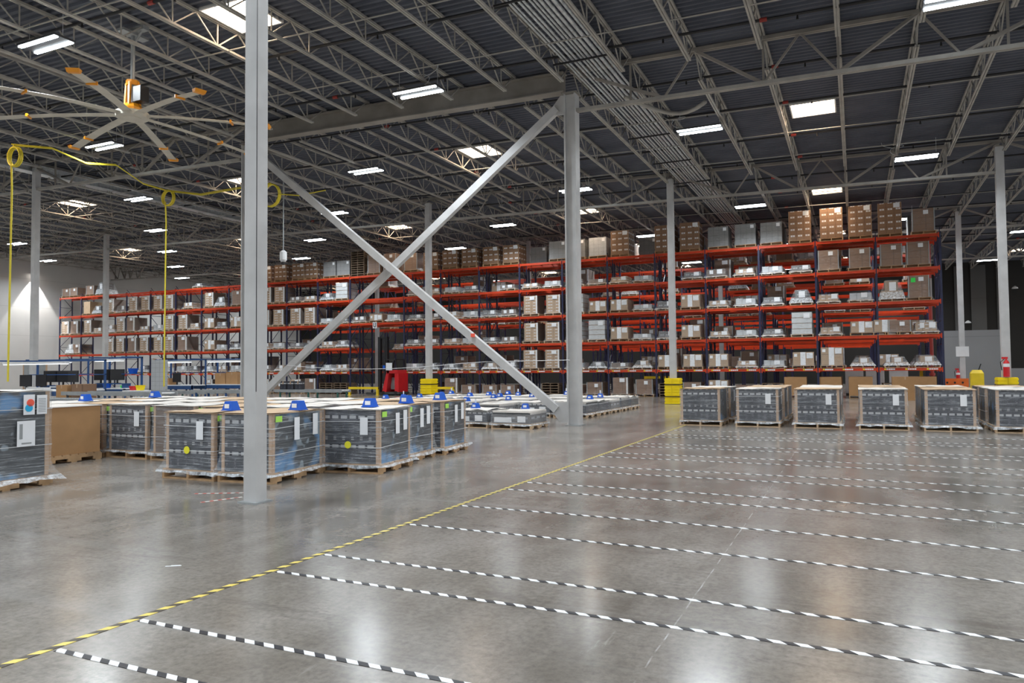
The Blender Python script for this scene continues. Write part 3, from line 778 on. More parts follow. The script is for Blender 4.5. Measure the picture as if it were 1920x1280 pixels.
for lv, items in DATA.items():
    for p, ty, h in items:
        x, i, f = bayx(p); cnt += 1
        t2 = 'b' if ty == 'b' else ty
        pr = proto(t2, h, 1+(cnt*5) % 8)
        nmn = {'S': 'pallet_stack'}.get(ty, 'pallet_load')
        pos = 'right side' if f < .36 else ('middle' if f < .64 else 'left side')
        if i in (11, 22, 0) and .36 <= f < .64: pos = 'middle'
        d = DESC['B' if ty == 'b' else ty]
        if ty == 'b': d = 'brown carton load with green tag'
        yj = R.uniform(-.02, .03)
        spawn(nmn, pr, TR(x, RACK_Y+.54+yj, LV[lv-1]+.063, R.uniform(-.03, .03)), '%s, %s shelf, %s of %s bay from right' % (d, SH[lv], pos, ORD[i]), CAT.get(ty, 'pallet load'), 'loads on the %s shelf of the front rack' % SH[lv])
# goods in the rows behind: seen between the beams
R2 = random.Random(21)
for row, (y, n, pr_) in enumerate(((RACK_Y+1.32, 17, .62), (44.1, 13, .45))):
    for i in range(n):
        for lv in range(5):
            if i == 11 and lv < 2: continue
            for f in (.26, .75):
                if R2.random() > pr_: continue
                ty, h = R2.choice([('B', .9), ('B', .7), ('N', 1.1), ('M', .7), ('L', .45), ('L', .5), ('P', .6), ('B', .55)])
                if lv == 4 and row == 0: ty, h = R2.choice([('G', 1.1), ('G', 1.0), ('B', .9)])
                x, _, _ = bayx(i+f)
                spawn('pallet_load', proto(ty, h, 1+(i+lv) % 2), TR(x, y+.54, LV[lv]+.063), '%s, %s row behind, %s shelf, %s of %s bay from right' % (DESC[ty].split(' with')[0], ['first', 'second'][row], ['lowest', 'second', 'third', 'fourth', 'top'][lv], 'right' if f < .5 else 'left', ORD[i]), 'pallet load', 'loads in the rear rack rows %s' % ('near', 'far')[row])
# floor level under the first beams
R3 = random.Random(5)
fl = [(.3,'K2'),(.75,'S'),(1.3,'K3'),(1.8,'K'),(2.4,'K2'),(2.8,'S'),(3.3,'B'),(3.8,'M'),(4.3,'B'),(4.75,'S'),(5.25,'B'),(5.75,'N'),(6.3,'B'),(6.75,'B'),(7.3,'S'),(8.3,'B'),(8.75,'B'),
      (9.3,'B'),(9.75,'N'),(10.3,'B'),(12.3,'S'),(12.75,'S'),(13.25,'N'),(13.7,'T'),(14.25,'B'),(14.75,'T'),(15.3,'B'),(15.8,'T'),(16.3,'B'),(16.75,'T')]
for p, ty in fl:
    x, i, f = bayx(p); ty0 = ty[0]
    h = {'S': .72, 'B': R3.choice([.6, .75, .9]), 'K': 1.0, 'M': .85, 'N': 1.0, 'T': .95}[ty0]
    if ty0 == 'K':
        c = MB().box(-.5, .5, -.5, .5, .14, h).mesh('cartons', 'kraft'); pr = [('pallet', PAL), ('cartons', c)]
    else: pr = proto(ty0, h, 2)
    spawn('pallet_stack' if ty0 == 'S' else 'floor_load', pr, TR(x, RACK_Y+.56, 0, R3.uniform(-.05, .05)),
          '%s on floor under %s bay from right' % ({'S': 'stack of empty pallets', 'K': 'big brown box'}.get(ty0, DESC[ty0]), ORD[i])+(', right side' if f < .5 else ', left side'), 'pallet stack' if ty0 == 'S' else 'pallet load', 'floor goods under the front rack')

# ================================================================== WRAPPED DISPLAY PALLETS
def crate(w_, d_, h, seed, kind='dark', top='kraft', posts=True, sheets=2, sticker=True, straps=True, dot=None, pal='wood', skirt=.07, extra=None):
    rd = random.Random(seed)
    ph = .14
    body = MB().box(-w_/2, w_/2, -d_/2, d_/2, ph, h-.012, 0, None, 1)
    out = [('pallet', pallet_mesh(w_+.08, d_+.08, pal))]
    out.append(('cartons', body.mesh('cartons', {'dark': 'dark_carton', 'brown': 'dark_brown_carton'}.get(kind, kind), {'dark': 'printed_carton', 'brown': 'printed_carton'}.get(kind, kind))))
    # cardboard lid, slightly warped
    m = MB(); n = 5; o = .03; g = [[(-w_/2-o+(w_+2*o)*a/n, -d_/2-o+(d_+2*o)*b/n, h+rd.uniform(-.004, .012)) for a in range(n+1)] for b in range(n+1)]
    for b in range(n):
        for a in range(n):
            m.quad([g[b][a], g[b][a+1], g[b+1][a+1], g[b+1][a]])
    m.box(-w_/2-o, w_/2+o, -d_/2-o, d_/2+o, h-.012, h-.006)
    out.append(('top_sheet', m.mesh('top_sheet', {'kraft': 'kraft_pale', 'white': 'top_sheet'}[top])))
    if posts:
        for sx in (-1, 1):
            for sy in (-1, 1):
                x, y = sx*w_/2, sy*d_/2
                c = MB().box(min(x, x+sx*.008), max(x, x+sx*.008), min(y, y-sy*.055), max(y, y-sy*.055), ph, h-.01).box(min(x, x-sx*.05), max(x, x-sx*.05), min(y, y+sy*.008), max(y, y+sy*.008), ph, h-.01)
                out.append(('corner_post', c.mesh('corner_post', 'tan_board')))
    out.append(('stretch_wrap', wrap_mesh(w_+.02, d_+.02, .10, h-.01, skirt, seed, 'stretch_wrap', .010, 8, 9)))
    if straps:
        for zf in (.42, .80):
            z = h*zf; s = MB(); a, b = w_/2+.030, d_/2+.030; dz = rd.uniform(-.02, .02)
            pts = [(-a, -b, z), (a, -b, z+dz), (a, b, z+.01), (-a, b, z-.01), (-a, -b, z)]
            for p, q in zip(pts, pts[1:]): s.bar(p, q, .004, .009)
            out.append(('strap', s.mesh('strap', 'strap_white')))
    y = -d_/2-.036; xr = w_/2+.036
    if sheets:
        m = MB().box(w_/2-.30, w_/2-.17, y-.004, y, h-.38, h-.12)
        out.append(('label_sheet', m.mesh('label_sheet', 'white_paper')))
        out += bits('label_sheet', 'white_paper', (xr, xr+.004, -d_/2+.45, -d_/2+.57, h-.40, h-.08), *([(xr, xr+.004, d_/2-.28, d_/2-.16, h-.36, h-.05)] if sheets > 1 else []))
    if sticker:
        out.append(('sticker', MB().box(xr, xr+.004, -d_/2+.03, -d_/2+.17, h-.12, h-.04).mesh('sticker', 'lime_sticker'), None, None, 'lime green sticker'))
    if dot:
        s = MB(); s.tube([(-.02, y, .42), (-.02, y-.006, .42)], .055, 12)
        out.append(('round_sticker', s.mesh('round_sticker', dot), None, None, 'yellow round sticker'))
    if extra: out += extra
    return out
def put(pr, x, y, label, cat='pallet of boxes', group=None, rz=0, z=0, name='wrapped_pallet'):
    return spawn(name, pr, TR(x, y, z, rz), label, cat, group)
G1 = 'tall black wrapped pallets at the left'
# nearest pallet cut off by the left edge
ex = []
X_ = .56+.045; T_ = Matrix.Rotation(pi/2, 4, 'Z')
def fx(m, a0, a1, z0, z1, o=0.): return m.box(X_+o, X_+.004+o, a0, a1, z0, z1)
for a_ in ((.18, .33, .98, 1.25), (.36, .50, .98, 1.24), (.10, .34, .56, .90)):
    ex.append(('label_sheet', fx(MB(), *a_).mesh('label_sheet', 'white_paper')))
m = MB(); fx(m, .13, .17, .66, .86, .004); fx(m, .16, .29, .59, .61, .004)
for k in range(9): fx(m, .38, .48, 1.01+k*.022, 1.018+k*.022, .004)
ex.append(('print', m.mesh('print', 'grey_steel')))
for nme, a, z in (('red_sticker', .27, 1.14), ('blue_sticker', .25, 1.07)):
    ex.append(('round_sticker', MB().tube([(X_+.004, a, z), (X_+.012, a, z)], .05, 14).mesh('round_sticker', nme), None, None, nme.replace('_', ' ')))
ex.append(('sticker', fx(MB(), -.52, -.34, 1.17, 1.24).mesh('sticker', 'lime_sticker'), None, None, 'lime green sticker'))
put(crate(1.12, 1.12, 1.30, 11, 'dark', 'white', True, 0, False, True, extra=ex, skirt=.13), -10.72, 6.0, 'big wrapped black-carton pallet cut off by the left edge, orange and blue dots', group=G1, rz=.02)
# plain cardboard box pallet
cb = [('pallet', pallet_mesh(1.15, 1.0, 'wood')), ('cartons', MB().box(-.55, .55, -.48, .48, .14, .95).mesh('cartons', 'kraft')), ('top_sheet', MB().box(-.57, .57, -.5, .5, .951, .965).mesh('top_sheet', 'top_sheet'))]
put(cb, -12.80, 8.36, 'plain tan cardboard box on a pallet between the two left wrapped groups', 'cardboard box', name='cardboard_box')
front = [(-8.70, 8.22, .92, 1.12, 'dark', 'black wrapped pallet just left of the nearest column, yellow square sticker', .02, 'kraft', 'yellow_sticker'),
         (-7.74, 8.32, .84, 1.18, 'dark', 'black wrapped pallet partly behind the nearest column, pale side', .10, 'kraft', None),
         (-6.98, 9.55, .98, .98, 'dark', 'black wrapped pallet right of the nearest column with a yellow round sticker', .10, 'white', 'yellow_sticker'),
         (-7.28, 10.76, .96, .96, 'dark', 'wrapped pallet with blue printed side, between two pallets right of nearest column', .06, 'kraft', None),
         (-7.30, 11.98, .98, 1.02, 'dark', 'rightmost tall black wrapped pallet, its bare black top showing', .10, 'kraft', None)]
for k, (x, y, a, b, kd, lab, rz, tp, dot) in enumerate(front):
    put(crate(a, b, .955, 20+k, kd, tp, dot=dot, skirt=.09), x, y, lab, group=G1, rz=rz)
k = 0
P1 = crate(1.0, .98, .955, 31, 'brown', 'white', skirt=.05); P2 = crate(1.0, .98, .95, 32, 'brown', 'kraft', skirt=.05); P3 = crate(1.0, .98, .955, 33, 'dark', 'white', skirt=.05)
rowsn = {9.62: 'second', 10.78: 'third', 11.94: 'rear'}
for y, xs_ in ((9.62, [-14.25, -13.05, -11.88, -10.72, -9.56, -8.42]), (10.78, [-14.3, -13.1, -11.93, -10.77, -9.6, -8.44]), (11.94, [-14.35, -13.15, -11.97, -10.8, -9.64, -8.47])):
    for j, x in enumerate(xs_):
        put([P1, P2, P3][(j+k) % 3], x+R.uniform(-.02, .02), y, 'dark wrapped pallet in the %s row of the left block, %s from the left' % (rowsn[y], ORD[j]), group='block of tall wrapped pallets', rz=R.uniform(-.02, .02))
    k += 1
put(P1, -14.05, 8.5, 'dark wrapped pallet left of the plain cardboard box pallet', group='block of tall wrapped pallets')
# pallets on the right, in their taped lanes
G2 = 'wrapped black pallets in the right lanes'
lanes = [-3.72, -2.33, -.93, .53, 1.93, 3.32, 4.7]
lanen = ['leftmost lane', 'second lane', 'third lane', 'fourth lane', 'fifth lane', 'lane at the right edge', 'lane beyond the right edge']
prs = [crate(1.0, 1.12, .965, 40+k, 'dark', 'white' if k % 2 else 'kraft', sticker=False, straps=k == 1, pal='wood_pale', skirt=[.03, .04, .07, .09, .10, .06, .06][k], sheets=0 if k == 0 else 1) for k in range(7)]
for j, x in enumerate(lanes):
    for q, y in enumerate((20.24, 21.62, 22.98)):
        if q == 2 and j < 1: continue
        put(prs[(j+q*3) % 7 if q else j], x+R.uniform(-.04, .04)+q*.03, y, '%s wrapped black-carton pallet in the %s, right side' % (['front', 'second', 'third'][q], lanen[j]), group=G2, rz=R.uniform(-.02, .02))
# low pallets with blue corner blocks
def low(w_, d_, h, seed, mat):
    rd = random.Random(seed)
    b = MB().box(-w_/2, w_/2, -d_/2, d_/2, .14, h-.015).mesh('cartons', mat)
    m = MB(); n = 4; g = [[(-w_/2+w_*a/n, -d_/2+d_*b_/n, h+rd.uniform(-.02, .03)) for a in range(n+1)] for b_ in range(n+1)]
    for b_ in range(n):
        for a in range(n): m.quad([g[b_][a], g[b_][a+1], g[b_+1][a+1], g[b_+1][a]])
    for (p, q) in (((0, 0), (0, n)), ((0, n), (n, n)), ((n, n), (n, 0)), ((n, 0), (0, 0))):
        A, B_ = g[p[0]][p[1]], g[q[0]][q[1]]; m.quad([(A[0], A[1], h-.06), (B_[0], B_[1], h-.06), B_, A])
    sh = bits('label_sheet', 'white_paper', (-w_/2+.06, .02, -d_/2-.034, -d_/2-.03, .17, .30), (w_/2-.34, w_/2-.12, -d_/2-.034, -d_/2-.03, .18, .33))
    return [('pallet', pallet_mesh(w_+.06, d_+.06, 'wood_pale')), ('cartons', b), ('top_sheet', m.mesh('top_sheet', 'top_sheet')), ('stretch_wrap', wrap_mesh(w_+.02, d_+.02, .10, h, .05, seed, 'stretch_wrap', .014, 6, 5))] + sh
LP = [low(1.05, 1.1, .46, 51, 'dark_carton'), low(1.05, 1.1, .43, 52, 'dim_carton'), low(1.05, 1.1, .48, 53, 'dark_carton')]
lows = [(-9.22, 17.65), (-8.0, 17.55)]
for y in (22.0, 23.2, 24.4, 25.6, 26.8):
    for k in range(7): lows.append((-8.05-1.2*k, y))
lows += [(-10.4, 20.8), (-11.6, 20.8), (-12.9, 20.8), (-14.2, 20.8)]
for k, (x, y) in enumerate(lows):
    lab = {0: 'low wrapped pallet in front of the block, left one beside the tall pallets', 1: 'low wrapped pallet nearest the foot of the diagonal brace'}.get(k)
    if not lab: lab = 'low wrapped pallet in the middle block, %s from its right, row %s from the front' % (ORD[(k-2) % 7] if k < 37 else ORD[k-35], ORD[(k-2)//7+1] if k < 37 else 'first')
    put(LP[k % 3], x+R.uniform(-.03, .03), y, lab, 'low pallet', 'low wrapped pallets with blue blocks', R.uniform(-.03, .03), name='low_pallet')
# blue plastic blocks
def block(tab):
    m = MB().frustum(-.10, .10, -.085, .085, 0, -.066, .066, -.055, .055, .135, 0)
    m.box(-.108, .108, -.092, .092, 0, .012)
    out = [('body', m.mesh('body', 'blue_plastic')), ('label_sheet', MB().box(-.045, .045, -.082, -.076, .035, .095).mesh('label_sheet', 'white_paper'))]
    if tab: out.append(('paper_tab', MB().box(-.025, .025, -.004, .004, .13, .25).mesh('paper_tab', 'white_paper')))
    return out
B0, B1 = block(False), block(True)
hi = [(-8.30, 8.05, 'left of the nearest column'), (-7.40, 8.45, 'just right of the nearest column'), (-6.85, 9.45, 'on the yellow-dotted pallet right of the column'), (-6.95, 10.62, 'on the blue-printed pallet'),
      (-14.05, 9.82, 'far left on the tall pallets'), (-14.25, 11.6, 'second from the left on the tall pallets'), (-7.05, 11.9, 'on the rightmost tall pallet')]
for x, y, n_ in hi: spawn('blue_block', B0, TR(x, y, .968, R.uniform(-.15, .15)), 'blue trapezoid plastic block %s' % n_, 'plastic block', 'blue blocks')
lowb = [(-15.25, 21.97), (-14.92, 22.62), (-14.6, 23.2), (-15.25, 26.7), (-14.98, 25.44), (-9.15, 17.3), (-11.34, 20.83), (-13.25, 24.6), (-13.0, 25.7), (-11.85, 24.3), (-10.41, 22.0), (-11.75, 25.7), (-7.75, 17.4),
        (-10.6, 24.4), (-9.15, 22.2), (-10.2, 26.8), (-8.0, 23.2), (-8.1, 24.6), (-9.3, 25.6), (-11.55, 23.2), (-12.7, 26.8)]
for k, (x, y) in enumerate(lowb):
    spawn('blue_block', B1 if k % 2 else B0, TR(x, y, .50, R.uniform(-.3, .3)), 'blue plastic block on a low pallet, %s at %s' % ('with paper tab' if k % 2 else 'plain', ['the left end', 'left of the yellow guard', 'beside the yellow guard', 'the far row', 'the rear', 'the front left pallet', 'the second row', 'the middle', 'the middle rear', 'the centre', 'the front of the block', 'the centre rear',
          'the pallet by the brace foot', 'the centre right', 'the right front', 'the far right rear', 'the right edge', 'the right rear', 'the right of centre', 'the left of centre', 'the back row'][k]), 'plastic block', 'blue blocks on low pallets')
# ================================================================== FLOOR TAPES
YT = [2.70, 3.228, 4.424, 4.984, 6.282, 7.359, 8.578, 9.179, 10.447, 11.048, 12.308, 12.916, 14.125, 14.702, 16.18, 16.77, 18.04]
TX = -4.10
for k, y in enumerate(YT):
    x1 = 7.5
    o = link('floor_tape', MB().box(0, x1-TX, -.021, .021, 0, .0025).mesh('floor_tape', 'tape_bw'), None, TR(TX+.02, y, .0005))
    tag(o, 'black and white striped floor tape, %s line from the camera' % ORD[k], 'floor tape', 'striped lane tapes')
tag(link('floor_tape', MB().box(-.026, .026, -3, 17.3, 0, .0025).mesh('floor_tape', 'tape_yb'), None, TR(TX-.03, 2.6, .0005)), 'long yellow and black striped floor tape running away beside the lanes', 'floor tape')
for x, y, rz, L, n_ in ((-7.3, 6.95, .5, .7, 'short red and white tape scrap left of the nearest column foot'), (-6.95, 6.6, 1.2, .5, 'torn tape scrap by the nearest column foot')):
    tag(link('tape_scrap', MB().box(-L/2, L/2, -.02, .02, 0, .002).mesh('tape_scrap', 'tape_scrap'), None, TR(x, y, .0005, rz)), n_, 'tape scrap')
tag(link('tape_scrap', MB().box(-.06, .06, -.008, .008, 0, .002).box(-.02, .05, .0, .014, .0, .003).mesh('tape_scrap', 'white_paper'), None, TR(-4.96, 4.22, .0005, .6)), 'tiny white scrap lying on the bare floor at lower left', 'scrap')

# ================================================================== COLUMN GUARDS, BARRIERS
def guard(x, y, label, w_=.62, h=1.07):
    root = link('column_guard', None, None, TR(x, y)); tag(root, label, 'column guard', 'yellow column guards')
    n = 9; hh = h/n; q = .15
    for s in (-1, 1):
        m = MB()
        for k in range(n):
            z = k*hh
            a, b = (q+.012, w_/2) if s > 0 else (-w_/2, -q-.012)
            def ringbox(i, z0, z1):
                if s > 0: m.box(.003, w_/2-i, -w_/2+i, -q, z0, z1).box(.003, w_/2-i, q, w_/2-i, z0, z1).box(q, w_/2-i, -q, q, z0, z1)
                else: m.box(-w_/2+i, -.003, -w_/2+i, -q, z0, z1).box(-w_/2+i, -.003, q, w_/2-i, z0, z1).box(-w_/2+i, -q, -q, q, z0, z1)
            ringbox(0, z+.012, z+hh*.78); ringbox(.02, z+hh*.78, z+hh+.012 if k < n-1 else z+hh)
        link('half_shell', m.mesh('half_shell', 'yellow_plastic'), root)
    for z in (.31, .80):
        if z > h: continue
        s = MB(); a = w_/2+.004
        for p, r_ in (((-a, -a, z), (a, -a, z)), ((a, -a, z), (a, a, z)), ((a, a, z), (-a, a, z)), ((-a, a, z), (-a, -a, z))): s.bar(p, r_, .008, .04)
        link('strap', s.mesh('strap', 'black_plastic'), root)
guard(-6.92, 30.7, 'yellow plastic column guard with black straps beside the right pallets')
guard(-18.78, 30.7, 'yellow plastic column guard behind the low pallets with blue blocks')
guard(4.75, 30.7, 'yellow plastic column guard at the right edge, below the red extinguisher')
def rail(x0, x1, y, z, label, mat='yellow_steel', name='guard_rail'):
    root = link(name, None, None, TR(x0, y)); tag(root, label, 'guard rail', 'yellow guard rails'); L = x1-x0
    link('rail', MB().box(0, L, -.05, .05, z-.14, z).mesh('rail', mat), root)
    for x in (.06, L-.06): link('post', MB().box(x-.06, x+.06, -.06, .06, 0, z-.02).box(x-.1, x+.1, -.1, .1, 0, .015).mesh('post', mat), root)
rail(-27.9, -25.75, 36.35, .50, 'yellow steel guard rail on the floor left of the reach truck')
rail(-22.7, -20.6, 36.35, .52, 'yellow steel guard rail just right of the reach truck')
rail(-11.2, -9.4, 42.2, 1.0, 'yellow rail under the rack seen left of the wide braced column')
# orange barrier and things by the right partition
root = link('orange_barrier', None, None, TR(3.75, 41.6)); tag(root, 'orange steel barrier with round holes beyond the rack end', 'barrier')
m = MB().box(0, 1.15, -.05, .05, .45, .85); link('plate', m.mesh('plate', 'orange_paint'), root)
for x in (.08, 1.07): link('leg', MB().box(x-.05, x+.05, -.05, .05, 0, .45).mesh('leg', 'orange_paint'), root)
m = MB()
for x in (.25, .57, .9): m.tube([(x, -.052, .65), (x, -.056, .65)], .05, 10)
link('bolt', m.mesh('bolt', 'black_plastic'), root)
def extinguisher(x, y, z, label, s=1.):
    root = link('fire_extinguisher', None, None, TR(x, y, z)); tag(root, label, 'fire extinguisher')
    link('cylinder', MB().tube([(0, 0, 0), (0, 0, .42*s), (0, 0, .50*s)], [.085*s, .085*s, .04*s], 12).mesh('cylinder', 'red_paint', smooth=False), root)
    link('label_sheet', MB().tube([(0, 0, .30*s), (0, 0, .40*s)], .087*s, 12).mesh('label_sheet', 'white_paper'), root)
    link('handle', MB().tube([(0, 0, .5*s), (0, 0, .56*s)], .025*s, 8).box(-.12*s, .04*s, -.02, .02, .54*s, .60*s).mesh('handle', 'red_paint'), root)
    link('hose', MB().tube([(-.04*s, 0, .55*s), (-.15*s, 0, .45*s), (-.12*s, 0, .2*s)], .013*s, 6).mesh('hose', 'black_plastic'), root)
    link('bracket', MB().box(-.05, .05, .07*s, .145*s, .1, .4*s).mesh('bracket', 'grey_steel'), root)
extinguisher(4.72, 30.42, 1.09, 'red fire extinguisher on the grey column at the right edge', 1.15)
extinguisher(4.58, 42.61, .70, 'small red fire extinguisher beside the column behind the orange barrier', 1.05)
rt = link('yellow_pallet_jack', None, None, TR(6.3, 50)); tag(rt, 'small yellow machine standing before the grey partition wall', 'machine')
link('body', MB().box(-.32, .32, -.3, .3, .1, 1.0).frustum(-.32, .32, -.3, .3, 1.0, -.2, .22, -.2, .2, 1.2).mesh('body', 'yellow_steel'), rt)
link('handle', MB().tube([(.1, 0, 1.2), (.22, 0, 1.55)], .03, 6).mesh('handle', 'black_plastic'), rt)
link('wheel', MB().tube([(-.2, -.31, .1), (-.2, .31, .1)], .1, 10).tube([(.2, -.31, .1), (.2, .31, .1)], .1, 10).mesh('wheel', 'black_plastic'), rt)
# wall lamps of the far wall
for x, z, n_ in ((7.9, 4.7, 'left'), (11.0, 7.2, 'right')):
    rt = link('dome_light', None, None, TR(x, YF-.55, z)); tag(rt, 'small white dome light before the dark far wall, %s one' % n_, 'wall light')
    link('arm', MB().tube([(0, .56, .12), (0, 0, .12)], .03, 6).mesh('arm', 'dark_steel'), rt)
    link('shade', MB().tube([(0, 0, 0), (0, 0, .1), (0, 0, .2)], [.22, .18, .04], 10).mesh('shade', 'white_paint'), rt)

# ================================================================== REACH TRUCK
rt = link('reach_truck', None, None, TR(-25.0, 37.0, 0)); rt.scale = (.8, 1, 1); tag(rt, 'red reach truck with a tall black mast parked in the rack tunnel', 'forklift')
m = MB()
for x in (-1.35, -.72): m.box(x-.11, x+.11, -.10, .10, .05, 3.5)
for z in (.3, 1.7, 3.4): m.box(-1.3, -.75, -.06, .06, z, z+.1)
link('mast', m.mesh('mast', 'black_plastic'), rt)
link('mast_chain', MB().tube([(-1.03, -.02, .3), (-1.03, -.02, 3.4)], .03, 6).tube([(-.93, -.02, .3), (-.93, -.02, 3.4)], .03, 6).mesh('mast_chain', 'dark_steel'), rt)
# body with open operator bay
m = MB()
m.quad([(-.75, -.5, .18), (-.38, -.5, .18), (-.10, -.5, 1.48), (-.30, -.5, 1.48)]); m.quad([(-.30, .5, 1.48), (-.10, .5, 1.48), (-.38, .5, .18), (-.75, .5, .18)])
m.quad([(-.75, .5, .18), (-.75, -.5, .18), (-.30, -.5, 1.48), (-.30, .5, 1.48)]); m.quad([(-.38, -.5, .18), (-.38, .5, .18), (-.10, .5, 1.48), (-.10, -.5, 1.48)])
m.box(-.30, .62, -.5, .5, 1.30, 1.50); m.box(.38, .72, -.5, .5, .18, 1.32)
link('body', m.mesh('body', 'red_paint'), rt)
link('base', MB().box(-.9, .8, -.55, .55, .06, .20).box(-2.2, -.9, -.5, -.35, .04, .16).box(-2.2, -.9, .35, .5, .04, .16).mesh('base', 'dark_steel'), rt)
link('seat_panel', MB().box(-.3, .36, -.1, .3, .35, 1.05).mesh('seat_panel', 'grey_steel'), rt)
link('overhead_guard', MB().bar((-.6, -.45, 1.5), (-.45, -.45, 2.1), .06).bar((.55, -.45, 1.5), (.45, -.45, 2.1), .06).bar((-.6, .45, 1.5), (-.45, .45, 2.1), .06).bar((.55, .45, 1.5), (.45, .45, 2.1), .06).box(-.5, .5, -.5, .5, 2.08, 2.13).mesh('overhead_guard', 'black_plastic'), rt)
link('notice_board', MB().box(-.34, .20, -.56, -.54, 1.48, 1.92).mesh('notice_board', 'white_paper'), rt)
link('badge', MB().box(-.62, -.42, -.56, -.54, 1.55, 1.78).mesh('badge', 'blue_plastic'), rt)
link('wheel', MB().tube([(-.6, -.56, .13), (-.6, .56, .13)], .13, 12).tube([(.5, -.56, .13), (.5, .56, .13)], .13, 12).mesh('wheel', 'black_plastic'), rt)
# cord between braces
m = MB(); pts = []
for i in range(13):
    q = i/12; pts.append((-16.9+9.95*q, 18.775-.235*q, 1.70-.16*math.sin(pi*min(1, q*1.4))+.05*q))
tag(link('barrier_cord', m.tube(pts, .008, 5).mesh('barrier_cord', 'white_paint')), 'thin white cord strung between the two crossed braces', 'cord')

# ================================================================== CEILING FAN
root = link('ceiling_fan', None, None, TR(-15.6, 12.0, 7.66)); tag(root, 'huge eight-blade industrial ceiling fan with orange blade tips and yellow motor', 'ceiling fan')
zt = TC(-15.6)-7.66
link('drop_rod', MB().tube([(0, 0, .85), (0, 0, zt-.15)], .05, 10).mesh('drop_rod', 'grey_steel'), root)
link('mounting_bracket', MB().box(-.45, .45, -.08, .08, zt-.20, zt-.10).box(-.12, .12, -.35, .35, zt-.26, zt-.20).bar((-.3, 0, zt-.2), (0, 0, zt-.5), .04).bar((.3, 0, zt-.2), (0, 0, zt-.5), .04).mesh('mounting_bracket', 'grey_steel'), root)
m = MB().tube([(0, 0, .10), (0, 0, .18), (0, 0, .30)], [.24, .26, .15], 12).tube([(-.0, 0, .74), (0, 0, .86)], .15, 8)
for a in range(4):
    t_ = a*pi/2+.5; m.bar((.17*math.cos(t_), .17*math.sin(t_), .22), (.14*math.cos(t_), .14*math.sin(t_), .80), .05)
mo = link('motor_frame', m.mesh('motor_frame', 'amber_plastic'), root)
link('motor', MB().tube([(0, 0, .28), (0, 0, .74)], .11, 10).mesh('motor', 'grey_steel'), root)
link('control_box', MB().box(.17, .42, -.12, .12, .30, .66).mesh('control_box', 'black_plastic'), root)
link('hub', MB().tube([(0, 0, -.04), (0, 0, .08), (0, 0, .10)], [.36, .38, .30], 20).tube([(0, 0, -.05), (0, 0, -.03)], .2, 12).mesh('hub', 'fan_alu'), root)
bl = MB(); n = 8; RR = 3.15
prof = [(-.10, .012), (-.03, .030), (.06, .018), (.115, -.012), (.06, .002), (-.03, .010)]
ca, sa = math.cos(.16), math.sin(.16)
def bp(r, k): a, b = prof[k]; return (r, a*ca-b*sa, a*sa+b*ca-.20*(r/RR)**2+.02)
rs = [.30, 1.0, 1.8, 2.5, RR]
for r1, r2 in zip(rs, rs[1:]):
    for k in range(6): bl.quad([bp(r1, k), bp(r2, k), bp(r2, (k+1) % 6), bp(r1, (k+1) % 6)])
bl.quad([bp(RR, k) for k in range(6)]); blade = bl.mesh('blade', 'fan_alu')
tp = MB(); tp.frustum(RR-.06, RR+.03, -.11, .12, -.20, RR-.08, RR+.07, -.12, .14, -.13); tip = tp.mesh('winglet', 'amber_plastic')
cl_ = MB().box(2.28, 2.32, -.105, .12, -.12, -.05).mesh('blade_clip', 'amber_plastic')
for deg in (-57, -14, 31, 78, 123, 168, 213, 258):
    b_ = link('blade', blade, root, Matrix.Rotation(math.radians(deg), 4, 'Z'))
    link('winglet', tip, b_); link('blade_clip', cl_, b_)
# security camera like hoist hanging before the racks
root = link('hanging_pendant', None, None, TR(-20.235, 22.25, 6.0)); tag(root, 'small white pendant unit hanging on a long cord right of the nearest column', 'pendant')
link('cord', MB().tube([(0, 0, .2), (0, 0, TC(-20)-6.62)], .025, 6).mesh('cord', 'grey_steel'), root)
link('housing', MB().tube([(0, 0, .24), (0, 0, .16), (0, 0, -.14), (0, 0, -.22)], [.05, .14, .14, .08], 12).mesh('housing', 'white_paint'), root)
link('lens', MB().tube([(0, 0, -.16), (0, 0, -.28)], [.1, .05], 10).mesh('lens', 'dark_steel'), root)
# yellow air hoses dropping to the benches
def hose(x, y, z0, label):
    root = link('air_hose', None, None, TR(x, y, 0)); tag(root, label, 'air hose', 'yellow drop hoses')
    link('drop', MB().tube([(0, 0, z0), (.02, .0, 4), (.05, 0, 7.4), (.0, 0, 8.2)], .028, 6).mesh('drop', 'yellow_hose'), root)
    c = MB()
    for j in range(3):
        pts = [(.30*math.cos(a*pi/8)+.1, .05*j, 8.35+.30*math.sin(a*pi/8)) for a in range(17)]
        c.tube(pts, .028, 5)
    link('coil', c.mesh('coil', 'yellow_hose'), root)
hose(-24.0, 14.2, 1.27, 'yellow air hose dropping beside the left edge of the photo')
hose(-24.45, 20.3, .95, 'yellow air hose dropping to the benches, midway between the left columns')
root = link('air_hose', None, None, TR(-19.75, 21.0, 0)); tag(root, 'coiled yellow hose hung under the roof just right of the nearest column', 'air hose')
c = MB()
for j in range(3): c.tube([(.42*math.cos(a*pi/8), .05*j, 8.1+.42*math.sin(a*pi/8)) for a in range(17)], .03, 5)
link('coil', c.mesh('coil', 'yellow_hose'), root)
link('tail', MB().tube([(.4, 0, 8.1), (1.2, .2, 8.0), (2.2, .5, 8.15)], .022, 5).mesh('tail', 'yellow_hose'), root)
m = MB(); 
pts = [(-24.0, 14.2, 8.75), (-23.9, 15.4, 8.95), (-23.9, 16.6, 8.75), (-24.0, 17.8, 9.0), (-24.1, 19.0, 8.6), (-24.4, 20.3, 8.65), (-22.9, 20.6, 8.4), (-21.3, 20.8, 8.5), (-19.7, 21.0, 8.55)]
